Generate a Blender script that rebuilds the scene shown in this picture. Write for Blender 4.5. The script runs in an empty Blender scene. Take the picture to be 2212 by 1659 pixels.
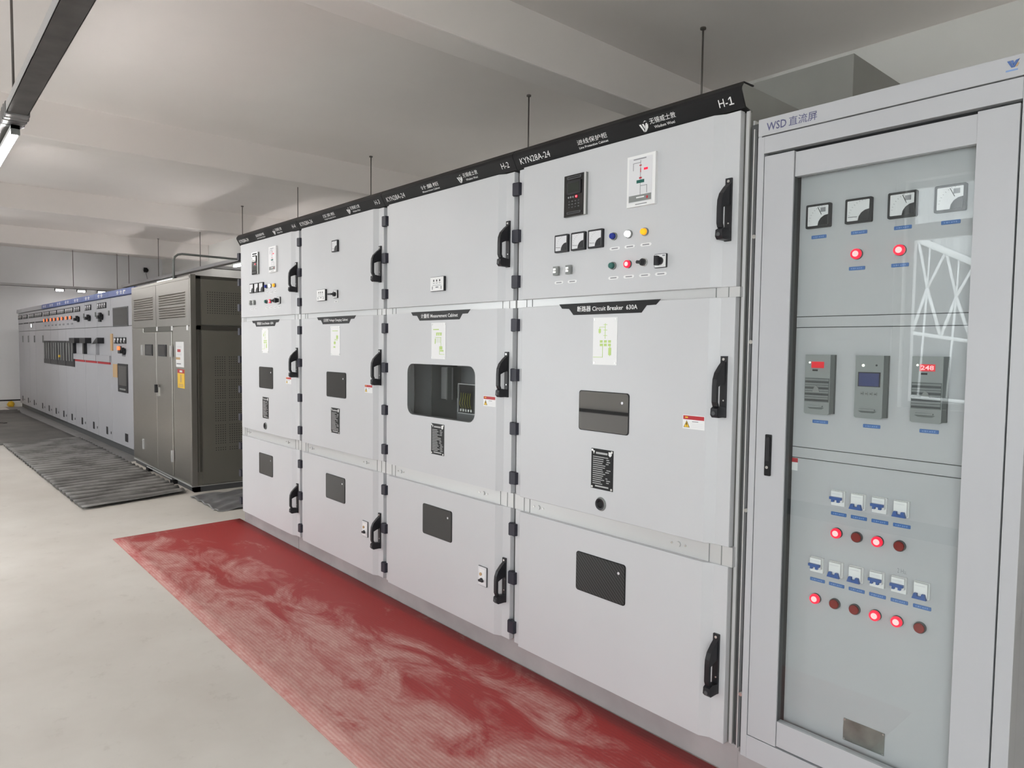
import bpy, bmesh, math, random
from mathutils import Matrix, Vector
random.seed(7)
sc = bpy.context.scene
COL = sc.collection
R = math.radians

# ------------------------------------------------------------------ camera
cam_d = bpy.data.cameras.new('camera')
cam_d.sensor_fit = 'HORIZONTAL'; cam_d.sensor_width = 36.0
cam_d.lens = 1513.2725 / 2212 * 36.0
cam_d.clip_start = 0.05; cam_d.clip_end = 200
cam = bpy.data.objects.new('camera', cam_d); COL.objects.link(cam)
rx, up, fw = (0.65927, 0.751813, 0.011842), (-0.047291, 0.025742, 0.998549), (-0.750418, 0.658873, -0.052525)
cam.matrix_world = Matrix(((rx[0], up[0], -fw[0], 5.93678), (rx[1], up[1], -fw[1], -2.17350),
                           (rx[2], up[2], -fw[2], 1.51762), (0, 0, 0, 1)))
sc.camera = cam

# ------------------------------------------------------------------ world, exposure
w = bpy.data.worlds.new('overcast sky'); sc.world = w; w.use_nodes = True
bg = w.node_tree.nodes['Background']
bg.inputs['Color'].default_value = (0.95, 0.98, 1.0, 1); bg.inputs['Strength'].default_value = 8.8
sc.view_settings.view_transform = 'Standard'; sc.view_settings.look = 'None'
sc.view_settings.gamma = 1.0; sc.view_settings.use_curve_mapping = False
sc.view_settings.exposure = 0.08
TUBE = 190.0            # strength of the white tube lamps
sc.cycles.max_bounces = 10; sc.cycles.diffuse_bounces = 6; sc.cycles.glossy_bounces = 5
sc.cycles.transparent_max_bounces = 12; sc.cycles.sample_clamp_indirect = 6.0
YF, YB, XL, XR, ZC = -4.0, 3.10, -14.0, 9.5, 3.70      # the room: front and back wall, far and near end, ceiling
WINS = [(3.70, 5.62, 1.06, 2.90), (-1.88, 0.14, 0.0, 2.45), (6.50, 8.40, 0.0, 2.30), (-7.6, -5.7, 1.06, 2.90)]  # first is the reflected window; the rest are unseen, added for daylight
for a, b, c, d in WINS:      # sampling portals in the window openings, no light of their own
    L = bpy.data.lights.new('window_portal', 'AREA'); L.shape = 'RECTANGLE'; L.size = b - a; L.size_y = d - c
    L.cycles.is_portal = True
    o = bpy.data.objects.new('window_portal', L); COL.objects.link(o)
    o.location = ((a + b) / 2, YF - 0.02, (c + d) / 2); o.rotation_euler = (R(90), 0, 0)

# ------------------------------------------------------------------ materials
MATS = {}
def mat(name, col, rough=0.5, metal=0.0, spec=0.5, emit=None, estr=0.0, var=0.0, vscale=4.0, bump=0.0, bscale=30.0):
    m = bpy.data.materials.new(name); m.use_nodes = True
    nt = m.node_tree; b = nt.nodes['Principled BSDF']
    b.inputs['Base Color'].default_value = (*col, 1); b.inputs['Roughness'].default_value = rough
    b.inputs['Metallic'].default_value = metal; b.inputs['Specular IOR Level'].default_value = spec
    if emit:
        b.inputs['Emission Color'].default_value = (*emit, 1); b.inputs['Emission Strength'].default_value = estr
    if var or bump:
        tc = nt.nodes.new('ShaderNodeTexCoord')
    if var:
        n = nt.nodes.new('ShaderNodeTexNoise'); n.inputs['Scale'].default_value = vscale; n.inputs['Detail'].default_value = 6
        r = nt.nodes.new('ShaderNodeValToRGB')
        r.color_ramp.elements[0].position = 0.3; r.color_ramp.elements[1].position = 0.72
        r.color_ramp.elements[0].color = (*[c * (1 - var) for c in col], 1)
        r.color_ramp.elements[1].color = (*[min(1, c * (1 + var)) for c in col], 1)
        nt.links.new(tc.outputs['Object'], n.inputs['Vector']); nt.links.new(n.outputs['Fac'], r.inputs['Fac'])
        nt.links.new(r.outputs['Color'], b.inputs['Base Color'])
    if bump:
        n2 = nt.nodes.new('ShaderNodeTexNoise'); n2.inputs['Scale'].default_value = bscale
        bp = nt.nodes.new('ShaderNodeBump'); bp.inputs['Strength'].default_value = bump; bp.inputs['Distance'].default_value = 0.01
        nt.links.new(tc.outputs['Object'], n2.inputs['Vector']); nt.links.new(n2.outputs['Fac'], bp.inputs['Height'])
        nt.links.new(bp.outputs['Normal'], b.inputs['Normal'])
    MATS[name] = m
    return m
PAINT = mat('light grey cabinet paint', (0.555, 0.560, 0.575), 0.38, var=0.02, vscale=2)
PAINTW = mat('pale grey cabinet paint', (0.47, 0.475, 0.495), 0.36, var=0.02, vscale=2)
POST = mat('galvanised post', (0.60, 0.60, 0.60), 0.35, 0.3)
SHELL = mat('dull zinc sheet', (0.26, 0.26, 0.245), 0.55, 0.0, var=0.06)
BLACK = mat('black enamel', (0.010, 0.010, 0.011), 0.45, spec=0.3)
HBLK = mat('black header sheet', (0.011, 0.011, 0.012), 0.5, spec=0.25)
GLOSSB = mat('glossy black front', (0.012, 0.012, 0.013), 0.12, spec=0.8)
BPLAS = mat('black plastic', (0.011, 0.011, 0.014), 0.45)
HINGE = mat('dark hinge plastic', (0.022, 0.022, 0.035), 0.5)
DKGREY = mat('dark grey sheet', (0.07, 0.072, 0.075), 0.5)
MIDGREY = mat('mid grey plastic', (0.22, 0.23, 0.225), 0.5)
GREYPL = mat('grey module plastic', (0.25, 0.265, 0.265), 0.45)
DGREYPL = mat('ribbed grey plastic', (0.11, 0.12, 0.12), 0.5)
WHITE = mat('white plastic', (0.80, 0.80, 0.80), 0.4)
FACE = mat('meter face', (0.70, 0.70, 0.72), 0.3)
INK = mat('grey print', (0.25, 0.25, 0.27), 0.6)
PRINT = mat('silver print', (0.42, 0.42, 0.42), 0.5)
LETTER = mat('white lettering', (0.78, 0.78, 0.78), 0.5)
BLUEINK = mat('dark blue lettering', (0.10, 0.10, 0.20), 0.5)
EMBLUE = mat('blue emblem', (0.07, 0.14, 0.36), 0.4)
BLUEPL = mat('blue name plate', (0.06, 0.155, 0.40), 0.4)
BLUEPT = mat('pale blue print', (0.20, 0.32, 0.60), 0.5)
BLUESW = mat('blue toggle', (0.035, 0.10, 0.33), 0.4)
STEEL = mat('bright screw', (0.75, 0.75, 0.73), 0.25, 0.9)
PLATEG = mat('etched metal plate', (0.33, 0.35, 0.33), 0.3, 0.8, var=0.3, vscale=14)
REDST = mat('red print', (0.45, 0.02, 0.03), 0.5)
YELST = mat('yellow print', (0.80, 0.50, 0.03), 0.5)
ORANGE = mat('orange board', (0.50, 0.33, 0.17), 0.6)
GREENLN = mat('lime print', (0.50, 0.66, 0.22), 0.6)
PLINTH = mat('dusty grey base channel', (0.36, 0.335, 0.335), 0.6, var=0.12, vscale=5)
SCREEN = mat('dark display', (0.03, 0.035, 0.03), 0.12)
BLUESCR = mat('blue display', (0.05, 0.06, 0.14), 0.15, emit=(0.05, 0.06, 0.2), estr=0.12)
LENSB = mat('blue lens', (0.01, 0.03, 0.28), 0.2)
LENSG = mat('green lens', (0.02, 0.12, 0.10), 0.25)
LENSR = mat('unlit red lens', (0.22, 0.012, 0.01), 0.25)
LENSW = mat('lit white lens', (0.9, 0.9, 0.95), 0.3, emit=(0.95, 0.97, 1), estr=1.0)
LENSA = mat('lit amber lens', (0.9, 0.35, 0.01), 0.3, emit=(1.0, 0.42, 0.01), estr=0.7)
RING = mat('lit red ring', (0.8, 0.01, 0.04), 0.3, emit=(1, 0.01, 0.045), estr=0.85)
CORE = mat('lit red core', (0.9, 0.4, 0.4), 0.3, emit=(1, 0.42, 0.42), estr=0.95)
ORLAMP = mat('lit orange lamp', (0.9, 0.2, 0.05), 0.3, emit=(1, 0.16, 0.03), estr=1.0)
DIGIT = mat('lit digits', (0.9, 0.3, 0.3), 0.3, emit=(1, 0.35, 0.38), estr=1.0)
REDDISP = mat('lit red display', (0.4, 0.01, 0.02), 0.3, emit=(0.75, 0.01, 0.02), estr=0.5)
LEDW = mat('small white led', (0.9, 0.9, 0.8), 0.3, emit=(1, 1, 0.85), estr=1.2)
TUBEM = mat('glowing tube', (0.9, 0.9, 0.9), 0.3, emit=(1.0, 0.97, 0.95), estr=2.5)
STRIP = mat('led strip', (0.9, 0.9, 0.9), 0.3, emit=(1.0, 0.96, 0.935), estr=TUBE)
TRAYM = mat('galvanised tray', (0.095, 0.09, 0.088), 0.5, 0.3, var=0.25, vscale=9)  # shade of the tray's underside put into a darker colour than its sides
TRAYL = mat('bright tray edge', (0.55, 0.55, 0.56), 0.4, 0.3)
RODM = mat('threaded steel rod', (0.16, 0.145, 0.135), 0.5, 0.4)
FILM = mat('crumpled grey film', (0.20, 0.20, 0.205), 0.35, 0.0, 0.6, var=0.35, vscale=5, bump=0.5, bscale=9)
BLUEHD = mat('blue header board', (0.05, 0.09, 0.30), 0.4, var=0.12, vscale=2)
LVW = mat('white switchboard paint', (0.40, 0.40, 0.425), 0.36, var=0.02, vscale=2)
WIRE = mat('yellow wire', (0.40, 0.40, 0.06), 0.5)
INNER = mat('grey inner plate', (0.66, 0.67, 0.68), 0.5)
SHEDW = mat('white corrugated sheet', (0.50, 0.51, 0.52), 0.5)
OUTW = mat('white outdoor steel', (0.85, 0.87, 0.88), 0.5)

def steel_mat():
    m = mat('brushed stainless steel', (0.44, 0.425, 0.395), 0.30, 1.0)
    nt = m.node_tree; b = nt.nodes['Principled BSDF']
    tc = nt.nodes.new('ShaderNodeTexCoord'); mp = nt.nodes.new('ShaderNodeMapping')
    mp.inputs['Scale'].default_value = (3, 3, 160)
    n = nt.nodes.new('ShaderNodeTexNoise'); n.inputs['Scale'].default_value = 1.5; n.inputs['Detail'].default_value = 3
    mr = nt.nodes.new('ShaderNodeMapRange'); mr.inputs['To Min'].default_value = 0.24; mr.inputs['To Max'].default_value = 0.40
    n2 = nt.nodes.new('ShaderNodeTexNoise'); n2.inputs['Scale'].default_value = 1.3
    bp = nt.nodes.new('ShaderNodeBump'); bp.inputs['Strength'].default_value = 0.25; bp.inputs['Distance'].default_value = 0.02
    nt.links.new(tc.outputs['Object'], mp.inputs['Vector']); nt.links.new(mp.outputs[0], n.inputs['Vector'])
    nt.links.new(n.outputs['Fac'], mr.inputs['Value']); nt.links.new(mr.outputs[0], b.inputs['Roughness'])
    nt.links.new(tc.outputs['Object'], n2.inputs['Vector']); nt.links.new(n2.outputs['Fac'], bp.inputs['Height'])
    nt.links.new(bp.outputs['Normal'], b.inputs['Normal'])
    return m
INOX = steel_mat()
INOXD = mat('dull steel sheet', (0.235, 0.225, 0.195), 0.45, 0.6, var=0.05, vscale=2)
INOXF = mat('dark steel frame', (0.12, 0.115, 0.10), 0.4, 0.6)

def pane_mat(name, tint, f0, rough=0.02, transparent=False, tcol=(1, 1, 1)):
    """coated or clear pane: a base shader plus a mirror that grows towards grazing view"""
    m = bpy.data.materials.new(name); m.use_nodes = True; nt = m.node_tree; nt.nodes.clear()
    out = nt.nodes.new('ShaderNodeOutputMaterial'); mix = nt.nodes.new('ShaderNodeMixShader')
    if transparent:
        a = nt.nodes.new('ShaderNodeBsdfTransparent'); a.inputs[0].default_value = (*tcol, 1)
    else:
        a = nt.nodes.new('ShaderNodeBsdfDiffuse'); a.inputs[0].default_value = (*tint, 1)
    g = nt.nodes.new('ShaderNodeBsdfGlossy'); g.inputs['Roughness'].default_value = rough
    lw = nt.nodes.new('ShaderNodeLayerWeight'); lw.inputs['Blend'].default_value = 0.5
    pw = nt.nodes.new('ShaderNodeMath'); pw.operation = 'POWER'; pw.inputs[1].default_value = 5.0
    mu = nt.nodes.new('ShaderNodeMath'); mu.operation = 'MULTIPLY_ADD'; mu.inputs[1].default_value = 1.0 - f0
    mu.inputs[2].default_value = f0; mu.use_clamp = True
    nt.links.new(lw.outputs['Facing'], pw.inputs[0]); nt.links.new(pw.outputs[0], mu.inputs[0]); nt.links.new(mu.outputs[0], mix.inputs['Fac'])
    nt.links.new(a.outputs[0], mix.inputs[1]); nt.links.new(g.outputs[0], mix.inputs[2])
    nt.links.new(mix.outputs[0], out.inputs['Surface'])
    MATS[name] = m
    return m
PANE = pane_mat('smoked viewing pane', (0.045, 0.045, 0.045), 0.07, 0.05)
PANEM = pane_mat('mirror-like viewing pane', (0.04, 0.04, 0.04), 0.33, 0.02)
GLASS = pane_mat('clear cabinet glass', None, 0.040, 0.0, True, (0.97, 0.985, 0.98))
TINT = pane_mat('tinted cabinet glass', None, 0.03, 0.02, True, (0.76, 0.77, 0.77))
WGLASS = pane_mat('window glass', None, 0.02, 0.0, True, (0.97, 0.98, 0.98))

def carbon_mat():
    m = mat('diagonal ribbed black pane', (0.02, 0.02, 0.02), 0.35); nt = m.node_tree; b = nt.nodes['Principled BSDF']
    tc = nt.nodes.new('ShaderNodeTexCoord'); mp = nt.nodes.new('ShaderNodeMapping'); mp.inputs['Rotation'].default_value = (0, R(48), 0)
    wv = nt.nodes.new('ShaderNodeTexWave'); wv.inputs['Scale'].default_value = 26; wv.bands_direction = 'X'
    r = nt.nodes.new('ShaderNodeValToRGB'); r.color_ramp.elements[0].color = (0.008, 0.009, 0.009, 1); r.color_ramp.elements[1].color = (0.05, 0.053, 0.053, 1)
    nt.links.new(tc.outputs['Object'], mp.inputs['Vector']); nt.links.new(mp.outputs[0], wv.inputs['Vector'])
    nt.links.new(wv.outputs['Fac'], r.inputs['Fac']); nt.links.new(r.outputs['Color'], b.inputs['Base Color'])
    return m
CARBON = carbon_mat()

def ramp(nt, fac, p0, c0, p1, c1):
    r = nt.nodes.new('ShaderNodeValToRGB'); e = r.color_ramp.elements
    e[0].position = p0; e[1].position = p1; e[0].color = (*c0, 1); e[1].color = (*c1, 1)
    nt.links.new(fac, r.inputs['Fac']); return r
def noise(nt, vec, scale, detail=5, rough=0.55, dist=0.0):
    n = nt.nodes.new('ShaderNodeTexNoise'); n.inputs['Scale'].default_value = scale; n.inputs['Detail'].default_value = detail
    n.inputs['Roughness'].default_value = rough; n.inputs['Distortion'].default_value = dist
    nt.links.new(vec, n.inputs['Vector']); return n
def floor_mat():
    m = mat('beige levelled floor', (0.52, 0.48, 0.43), 0.42); nt = m.node_tree; b = nt.nodes['Principled BSDF']
    tc = nt.nodes.new('ShaderNodeTexCoord'); V = tc.outputs['Object']
    n1 = noise(nt, V, 1.1, 8, 0.6); r1 = ramp(nt, n1.outputs['Fac'], 0.35, (0.59, 0.55, 0.50), 0.7, (0.69, 0.655, 0.605))
    n2 = noise(nt, V, 9, 8, 0.7); r2 = ramp(nt, n2.outputs['Fac'], 0.28, (0.78, 0.77, 0.75), 0.42, (1, 1, 1))
    mx = nt.nodes.new('ShaderNodeMixRGB'); mx.blend_type = 'MULTIPLY'; mx.inputs['Fac'].default_value = 0.6
    nt.links.new(r1.outputs['Color'], mx.inputs[1]); nt.links.new(r2.outputs['Color'], mx.inputs[2])
    nt.links.new(mx.outputs[0], b.inputs['Base Color'])
    n3 = noise(nt, V, 3, 4); mr = nt.nodes.new('ShaderNodeMapRange'); mr.inputs['To Min'].default_value = 0.32; mr.inputs['To Max'].default_value = 0.55
    nt.links.new(n3.outputs['Fac'], mr.inputs['Value']); nt.links.new(mr.outputs[0], b.inputs['Roughness'])
    return m
FLOOR = floor_mat()
WALL = mat('grey white wall plaster', (0.78, 0.775, 0.75), 0.8, var=0.03, vscale=1.5)
FARW = mat('cool grey wall plaster', (0.82, 0.825, 0.84), 0.7, var=0.03, vscale=1.0)
CEIL = mat('ceiling plaster', (0.88, 0.835, 0.81), 0.85, var=0.03, vscale=0.8)

def redmat_mat():
    m = mat('dusty red ribbed rubber', (0.4, 0.05, 0.045), 0.55); nt = m.node_tree; b = nt.nodes['Principled BSDF']
    tc = nt.nodes.new('ShaderNodeTexCoord'); V = tc.outputs['Object']
    mp = nt.nodes.new('ShaderNodeMapping'); mp.inputs['Scale'].default_value = (1.0, 2.2, 1); mp.inputs['Rotation'].default_value = (0, 0, R(25))
    nt.links.new(V, mp.inputs['Vector'])
    big = noise(nt, mp.outputs[0], 1.9, 9, 0.68, 0.9)
    sep = nt.nodes.new('ShaderNodeSeparateXYZ'); nt.links.new(V, sep.inputs[0])
    # dust lies thicker on the aisle side and towards the near end, where people walk
    gx = nt.nodes.new('ShaderNodeMapRange'); gx.inputs['From Min'].default_value = 0.2; gx.inputs['From Max'].default_value = 3.2
    gx.inputs['To Min'].default_value = -0.04; gx.inputs['To Max'].default_value = 0.10
    nt.links.new(sep.outputs['X'], gx.inputs['Value'])
    gy = nt.nodes.new('ShaderNodeMapRange'); gy.inputs['From Min'].default_value = -0.95; gy.inputs['From Max'].default_value = -0.08
    gy.inputs['To Min'].default_value = 0.08; gy.inputs['To Max'].default_value = -0.20
    nt.links.new(sep.outputs['Y'], gy.inputs['Value'])
    a1 = nt.nodes.new('ShaderNodeMath'); nt.links.new(big.outputs['Fac'], a1.inputs[0]); nt.links.new(gx.outputs[0], a1.inputs[1])
    a2 = nt.nodes.new('ShaderNodeMath'); nt.links.new(a1.outputs[0], a2.inputs[0]); nt.links.new(gy.outputs[0], a2.inputs[1])
    dust = nt.nodes.new('ShaderNodeMapRange'); dust.inputs['From Min'].default_value = 0.43; dust.inputs['From Max'].default_value = 0.60
    nt.links.new(a2.outputs[0], dust.inputs['Value'])
    # ribs along the mat
    wv = nt.nodes.new('ShaderNodeTexWave'); wv.bands_direction = 'Y'; wv.inputs['Scale'].default_value = 19; wv.inputs['Distortion'].default_value = 1.2; wv.inputs['Detail Scale'].default_value = 2.5
    nt.links.new(V, wv.inputs['Vector'])
    fine = noise(nt, mp.outputs[0], 9, 8, 0.75, 0.8); fr = ramp(nt, fine.outputs['Fac'], 0.35, (0, 0, 0), 0.65, (1, 1, 1))
    rib = nt.nodes.new('ShaderNodeMapRange'); rib.inputs['To Min'].default_value = 0.70; rib.inputs['To Max'].default_value = 1.0
    nt.links.new(wv.outputs['Fac'], rib.inputs['Value'])
    m1 = nt.nodes.new('ShaderNodeMath'); m1.operation = 'MULTIPLY'; nt.links.new(dust.outputs[0], m1.inputs[0]); nt.links.new(rib.outputs[0], m1.inputs[1])
    m2 = nt.nodes.new('ShaderNodeMath'); m2.operation = 'MULTIPLY_ADD'; m2.inputs[1].default_value = 0.5; m2.inputs[2].default_value = 0.52
    nt.links.new(fr.outputs['Color'], m2.inputs[0])
    m3 = nt.nodes.new('ShaderNodeMath'); m3.operation = 'MULTIPLY'; nt.links.new(m1.outputs[0], m3.inputs[0]); nt.links.new(m2.outputs[0], m3.inputs[1])
    mx = nt.nodes.new('ShaderNodeMixRGB'); mx.inputs[1].default_value = (0.34, 0.030, 0.028, 1); mx.inputs[2].default_value = (0.60, 0.36, 0.32, 1)
    nt.links.new(m3.outputs[0], mx.inputs['Fac']); nt.links.new(mx.outputs[0], b.inputs['Base Color'])
    bp = nt.nodes.new('ShaderNodeBump'); bp.inputs['Strength'].default_value = 0.15; bp.inputs['Distance'].default_value = 0.003
    nt.links.new(wv.outputs['Fac'], bp.inputs['Height']); nt.links.new(bp.outputs['Normal'], b.inputs['Normal'])
    return m
REDMAT = redmat_mat()
def darkmat(name, c0, c1, s):
    m = mat(name, c0, 0.55); nt = m.node_tree; b = nt.nodes['Principled BSDF']
    tc = nt.nodes.new('ShaderNodeTexCoord'); n = noise(nt, tc.outputs['Object'], s, 7, 0.65)
    r = ramp(nt, n.outputs['Fac'], 0.42, c0, 0.72, c1); nt.links.new(r.outputs['Color'], b.inputs['Base Color'])
    return m
def ripple_mat():
    m = mat('dusty rippled charcoal rubber', (0.06, 0.057, 0.053), 0.55); nt = m.node_tree; b = nt.nodes['Principled BSDF']
    tc = nt.nodes.new('ShaderNodeTexCoord'); V = tc.outputs['Object']; sep = nt.nodes.new('ShaderNodeSeparateXYZ'); nt.links.new(V, sep.inputs[0])
    mr = nt.nodes.new('ShaderNodeMapRange'); mr.inputs['From Min'].default_value = .010; mr.inputs['From Max'].default_value = .036
    nt.links.new(sep.outputs['Z'], mr.inputs['Value']); n = noise(nt, V, 3.0, 7, 0.65)
    n2 = nt.nodes.new('ShaderNodeMapRange'); n2.inputs['From Min'].default_value = .22; n2.inputs['From Max'].default_value = .56; nt.links.new(n.outputs['Fac'], n2.inputs['Value'])
    mu = nt.nodes.new('ShaderNodeMath'); mu.operation = 'MULTIPLY'; nt.links.new(mr.outputs[0], mu.inputs[0]); nt.links.new(n2.outputs[0], mu.inputs[1])
    r = ramp(nt, mu.outputs[0], 0.1, (0.040, 0.037, 0.034), 0.9, (0.25, 0.245, 0.235)); nt.links.new(r.outputs['Color'], b.inputs['Base Color'])
    return m
DMAT = ripple_mat()
DMAT2 = darkmat('worn charcoal rubber', (0.06, 0.055, 0.05), (0.12, 0.112, 0.10), 1.2)

# ------------------------------------------------------------------ mesh helper
class MB:
    def __init__(s): s.v = []; s.f = []; s.mi = []; s.sm = []; s.mats = []
    def m(s, mt):
        if mt not in s.mats: s.mats.append(mt)
        return s.mats.index(mt)
    def face(s, idx, mi, smooth=False): s.f.append(tuple(idx)); s.mi.append(mi); s.sm.append(smooth)
    def box(s, x0, x1, y0, y1, z0, z1, mt):
        k = len(s.v); i = s.m(mt)
        s.v += [(x0, y0, z0), (x1, y0, z0), (x1, y1, z0), (x0, y1, z0), (x0, y0, z1), (x1, y0, z1), (x1, y1, z1), (x0, y1, z1)]
        for q in ((3, 2, 1, 0), (4, 5, 6, 7), (0, 1, 5, 4), (1, 2, 6, 5), (2, 3, 7, 6), (3, 0, 4, 7)): s.face([k + a for a in q], i)
        return s
    def prism(s, pts, a0, a1, ax, mt, smooth=False):
        k = len(s.v); n = len(pts); i = s.m(mt)
        for a in (a0, a1):
            for p, q in pts: s.v.append((p, a, q) if ax == 'y' else (a, p, q) if ax == 'x' else (p, q, a))
        s.face(range(k, k + n), i); s.face(range(k + 2 * n - 1, k + n - 1, -1), i)
        for j in range(n): s.face((k + j, k + n + j, k + n + (j + 1) % n, k + (j + 1) % n), i, smooth)
        return s
    def rrect(s, x0, x1, z0, z1, y0, y1, r, mt, n=5):
        pts = []
        for cx, cz, a in ((x1 - r, z1 - r, 0), (x0 + r, z1 - r, 90), (x0 + r, z0 + r, 180), (x1 - r, z0 + r, 270)):
            for j in range(n): t = R(a + 90 * j / (n - 1)); pts.append((cx + r * math.cos(t), cz + r * math.sin(t)))
        return s.prism(pts, y0, y1, 'y', mt)
    def cyl(s, c, r, a0, a1, mt, ax='y', n=20, r1=None):
        r1 = r if r1 is None else r1; k = len(s.v); i = s.m(mt)
        for a, rr in ((a0, r), (a1, r1)):
            for j in range(n):
                t = 2 * math.pi * j / n; p, q = c[0] + rr * math.cos(t), c[1] + rr * math.sin(t)
                s.v.append((p, a, q) if ax == 'y' else (a, p, q) if ax == 'x' else (p, q, a))
        s.face(range(k, k + n), i); s.face(range(k + 2 * n - 1, k + n - 1, -1), i)
        for j in range(n): s.face((k + j, k + n + j, k + n + (j + 1) % n, k + (j + 1) % n), i, True)
        return s
    def tube(s, path, r, mt, n=8):
        i = s.m(mt); k = len(s.v); P = [Vector(p) for p in path]
        for j, p in enumerate(P):
            d = (P[min(j + 1, len(P) - 1)] - P[max(j - 1, 0)]).normalized()
            a = d.cross(Vector((0.31, 0.2, 0.93))).normalized(); b = d.cross(a)
            for t in range(n):
                q = p + a * r * math.cos(2 * math.pi * t / n) + b * r * math.sin(2 * math.pi * t / n); s.v.append(tuple(q))
        for j in range(len(P) - 1):
            for t in range(n):
                s.face((k + j * n + t, k + j * n + (t + 1) % n, k + (j + 1) * n + (t + 1) % n, k + (j + 1) * n + t), i, True)
        s.face(range(k, k + n), i); s.face(range(k + (len(P) - 1) * n, k + len(P) * n), i)
        return s
    def mesh(s, name):
        me = bpy.data.meshes.new(name); me.from_pydata(s.v, [], s.f)
        for mt in s.mats: me.materials.append(mt)
        me.polygons.foreach_set('material_index', s.mi); me.polygons.foreach_set('use_smooth', s.sm)
        bm = bmesh.new(); bm.from_mesh(me); bmesh.ops.recalc_face_normals(bm, faces=bm.faces); bm.to_mesh(me); bm.free()
        me.update(); return me
    def build(s, name, parent=None, loc=(0, 0, 0), bevel=0.0):
        return put(name, s.mesh(name), parent, loc, bevel)
def put(name, me, parent=None, loc=(0, 0, 0), bevel=0.0):
    o = bpy.data.objects.new(name, me); COL.objects.link(o); o.location = loc
    if parent: o.parent = parent
    if bevel:
        b = o.modifiers.new('soft edges', 'BEVEL'); b.width = bevel; b.segments = 2; b.limit_method = 'ANGLE'; b.angle_limit = R(40)
    return o
def empty(name, loc, label, cat, group=None, rz=0.0):
    o = bpy.data.objects.new(name, None); COL.objects.link(o); o.location = loc; o.rotation_euler = (0, 0, rz)
    o.empty_display_size = 0.1
    return tag(o, label, cat, group)
def tag(o, label, cat, group=None):
    o['label'] = label; o['category'] = cat
    if group: o['group'] = group
    return o
def struct(o): o['kind'] = 'structure'; return o
def copy_tree(o, parent=None):
    c = o.copy(); COL.objects.link(c)
    if parent: c.parent = parent
    for ch in list(o.children): copy_tree(ch, c)
    return c

TXT = {}
def text_mesh(body, size_h, width=None, mt=LETTER, bold=0.0):
    """mesh of a line of writing, lower left corner at 0,0, cap height size_h, squeezed to width"""
    key = (body, size_h, width, mt.name, bold)
    if key in TXT: return TXT[key]
    cu = bpy.data.curves.new('lettering', 'FONT'); cu.body = body; cu.size = 1.0; cu.resolution_u = 2; cu.fill_mode = 'FRONT'; cu.offset = bold
    o = bpy.data.objects.new('lettering', cu); COL.objects.link(o)
    dg = bpy.context.evaluated_depsgraph_get(); dg.update()
    me = bpy.data.meshes.new_from_object(o.evaluated_get(dg)); bpy.data.objects.remove(o); bpy.data.curves.remove(cu)
    xs = [v.co.x for v in me.vertices]; ys = [v.co.y for v in me.vertices]
    if xs:
        x0, x1, y0, y1 = min(xs), max(xs), min(ys), max(ys); sy = size_h / (y1 - y0); sx = sy if width is None else width / (x1 - x0)
        for v in me.vertices: v.co = ((v.co.x - x0) * sx, (v.co.y - y0) * sy, 0)
    me.materials.clear(); me.materials.append(mt); TXT[key] = me
    return me
def lay(mb, me, org, U=(0, 0, 1), X=(1, 0, 0)):
    """add a flat lettering mesh into mb: x along X, y along U from org"""
    k = len(mb.v); i = mb.m(me.materials[0]); U = Vector(U); X = Vector(X); org = Vector(org)
    for v in me.vertices: mb.v.append(tuple(org + X * v.co.x + U * v.co.y))
    for p in me.polygons: mb.face([k + a for a in p.vertices], i)
def write(mb, body, x, z, h, width, y, mt=LETTER, bold=0.0): lay(mb, text_mesh(body, h, width, mt, bold), (x, y, z))

# ------------------------------------------------------------------ the room
def wall_y(name, y0, y1, x0, x1, z0, z1, holes, mt):
    mb = MB(); cur = x0
    for a, b, c, d in sorted(holes):
        mb.box(cur, a, y0, y1, z0, z1, mt); mb.box(a, b, y0, y1, z0, c, mt); mb.box(a, b, y0, y1, d, z1, mt); cur = b
    mb.box(cur, x1, y0, y1, z0, z1, mt)
    return struct(mb.build(name))
struct(MB().box(XL - .3, XR + .3, YF - .25, YB + .3, -0.12, 0.0, FLOOR).build('floor'))
struct(MB().box(XL - .3, XR + .3, YF - .25, YB + .3, ZC, ZC + .15, CEIL).build('ceiling'))
for n, x in enumerate((6.80, 2.50, -1.75, -6.05, -10.35)):
    struct(MB().box(x - .25, x, YF, YB, ZC - .34, ZC + .05, CEIL).build('trim_%d' % (n + 2), bevel=0.012))
struct(MB().box(XL - .3, XR + .3, YB, YB + .25, 0, ZC, WALL).build('wall_back'))
struct(MB().box(XL - .25, XL, YF, YB, 0, ZC, FARW).build('wall_left'))
struct(MB().box(XR, XR + .25, YF, YB, 0, ZC, WALL).build('wall_right'))
wall_y('wall_front', YF - .25, YF, XL - .3, XR + .3, 0, ZC, WINS, WALL)
nw = nd = 0
for a, b, c, d in WINS:
    fr = MB(); y0, y1 = YF - .15, YF - .09; m_ = (a + b) / 2
    if c > 0:
        nw += 1
        for bx in ((a, a + .05, c, d), (b - .05, b, c, d), (a, b, c, c + .05), (a, b, d - .05, d), (a, b, 2.43, 2.56), (m_ - .03, m_ + .03, c, 2.43)): fr.box(bx[0], bx[1], y0, y1, bx[2], bx[3], POST)
        f = struct(fr.build('window_%d' % nw))
        MB().box(a + .05, b - .05, YF - .125, YF - .119, c + .05, d - .05, WGLASS).build('window_pane', f)
    else:                                   # glazed double door, unseen, added to bring low daylight in
        for bx in ((a, a + .06, c, d), (b - .06, b, c, d), (a, b, c, c + .10), (a, b, d - .06, d), (m_ - .05, m_ + .05, c, d)): fr.box(bx[0], bx[1], y0, y1, bx[2], bx[3], POST)
        nd += 1; f = struct(fr.build('door_%d' % nd))
        MB().box(a + .06, b - .06, YF - .125, YF - .119, c + .10, d - .06, WGLASS).build('door_pane', f)
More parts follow.
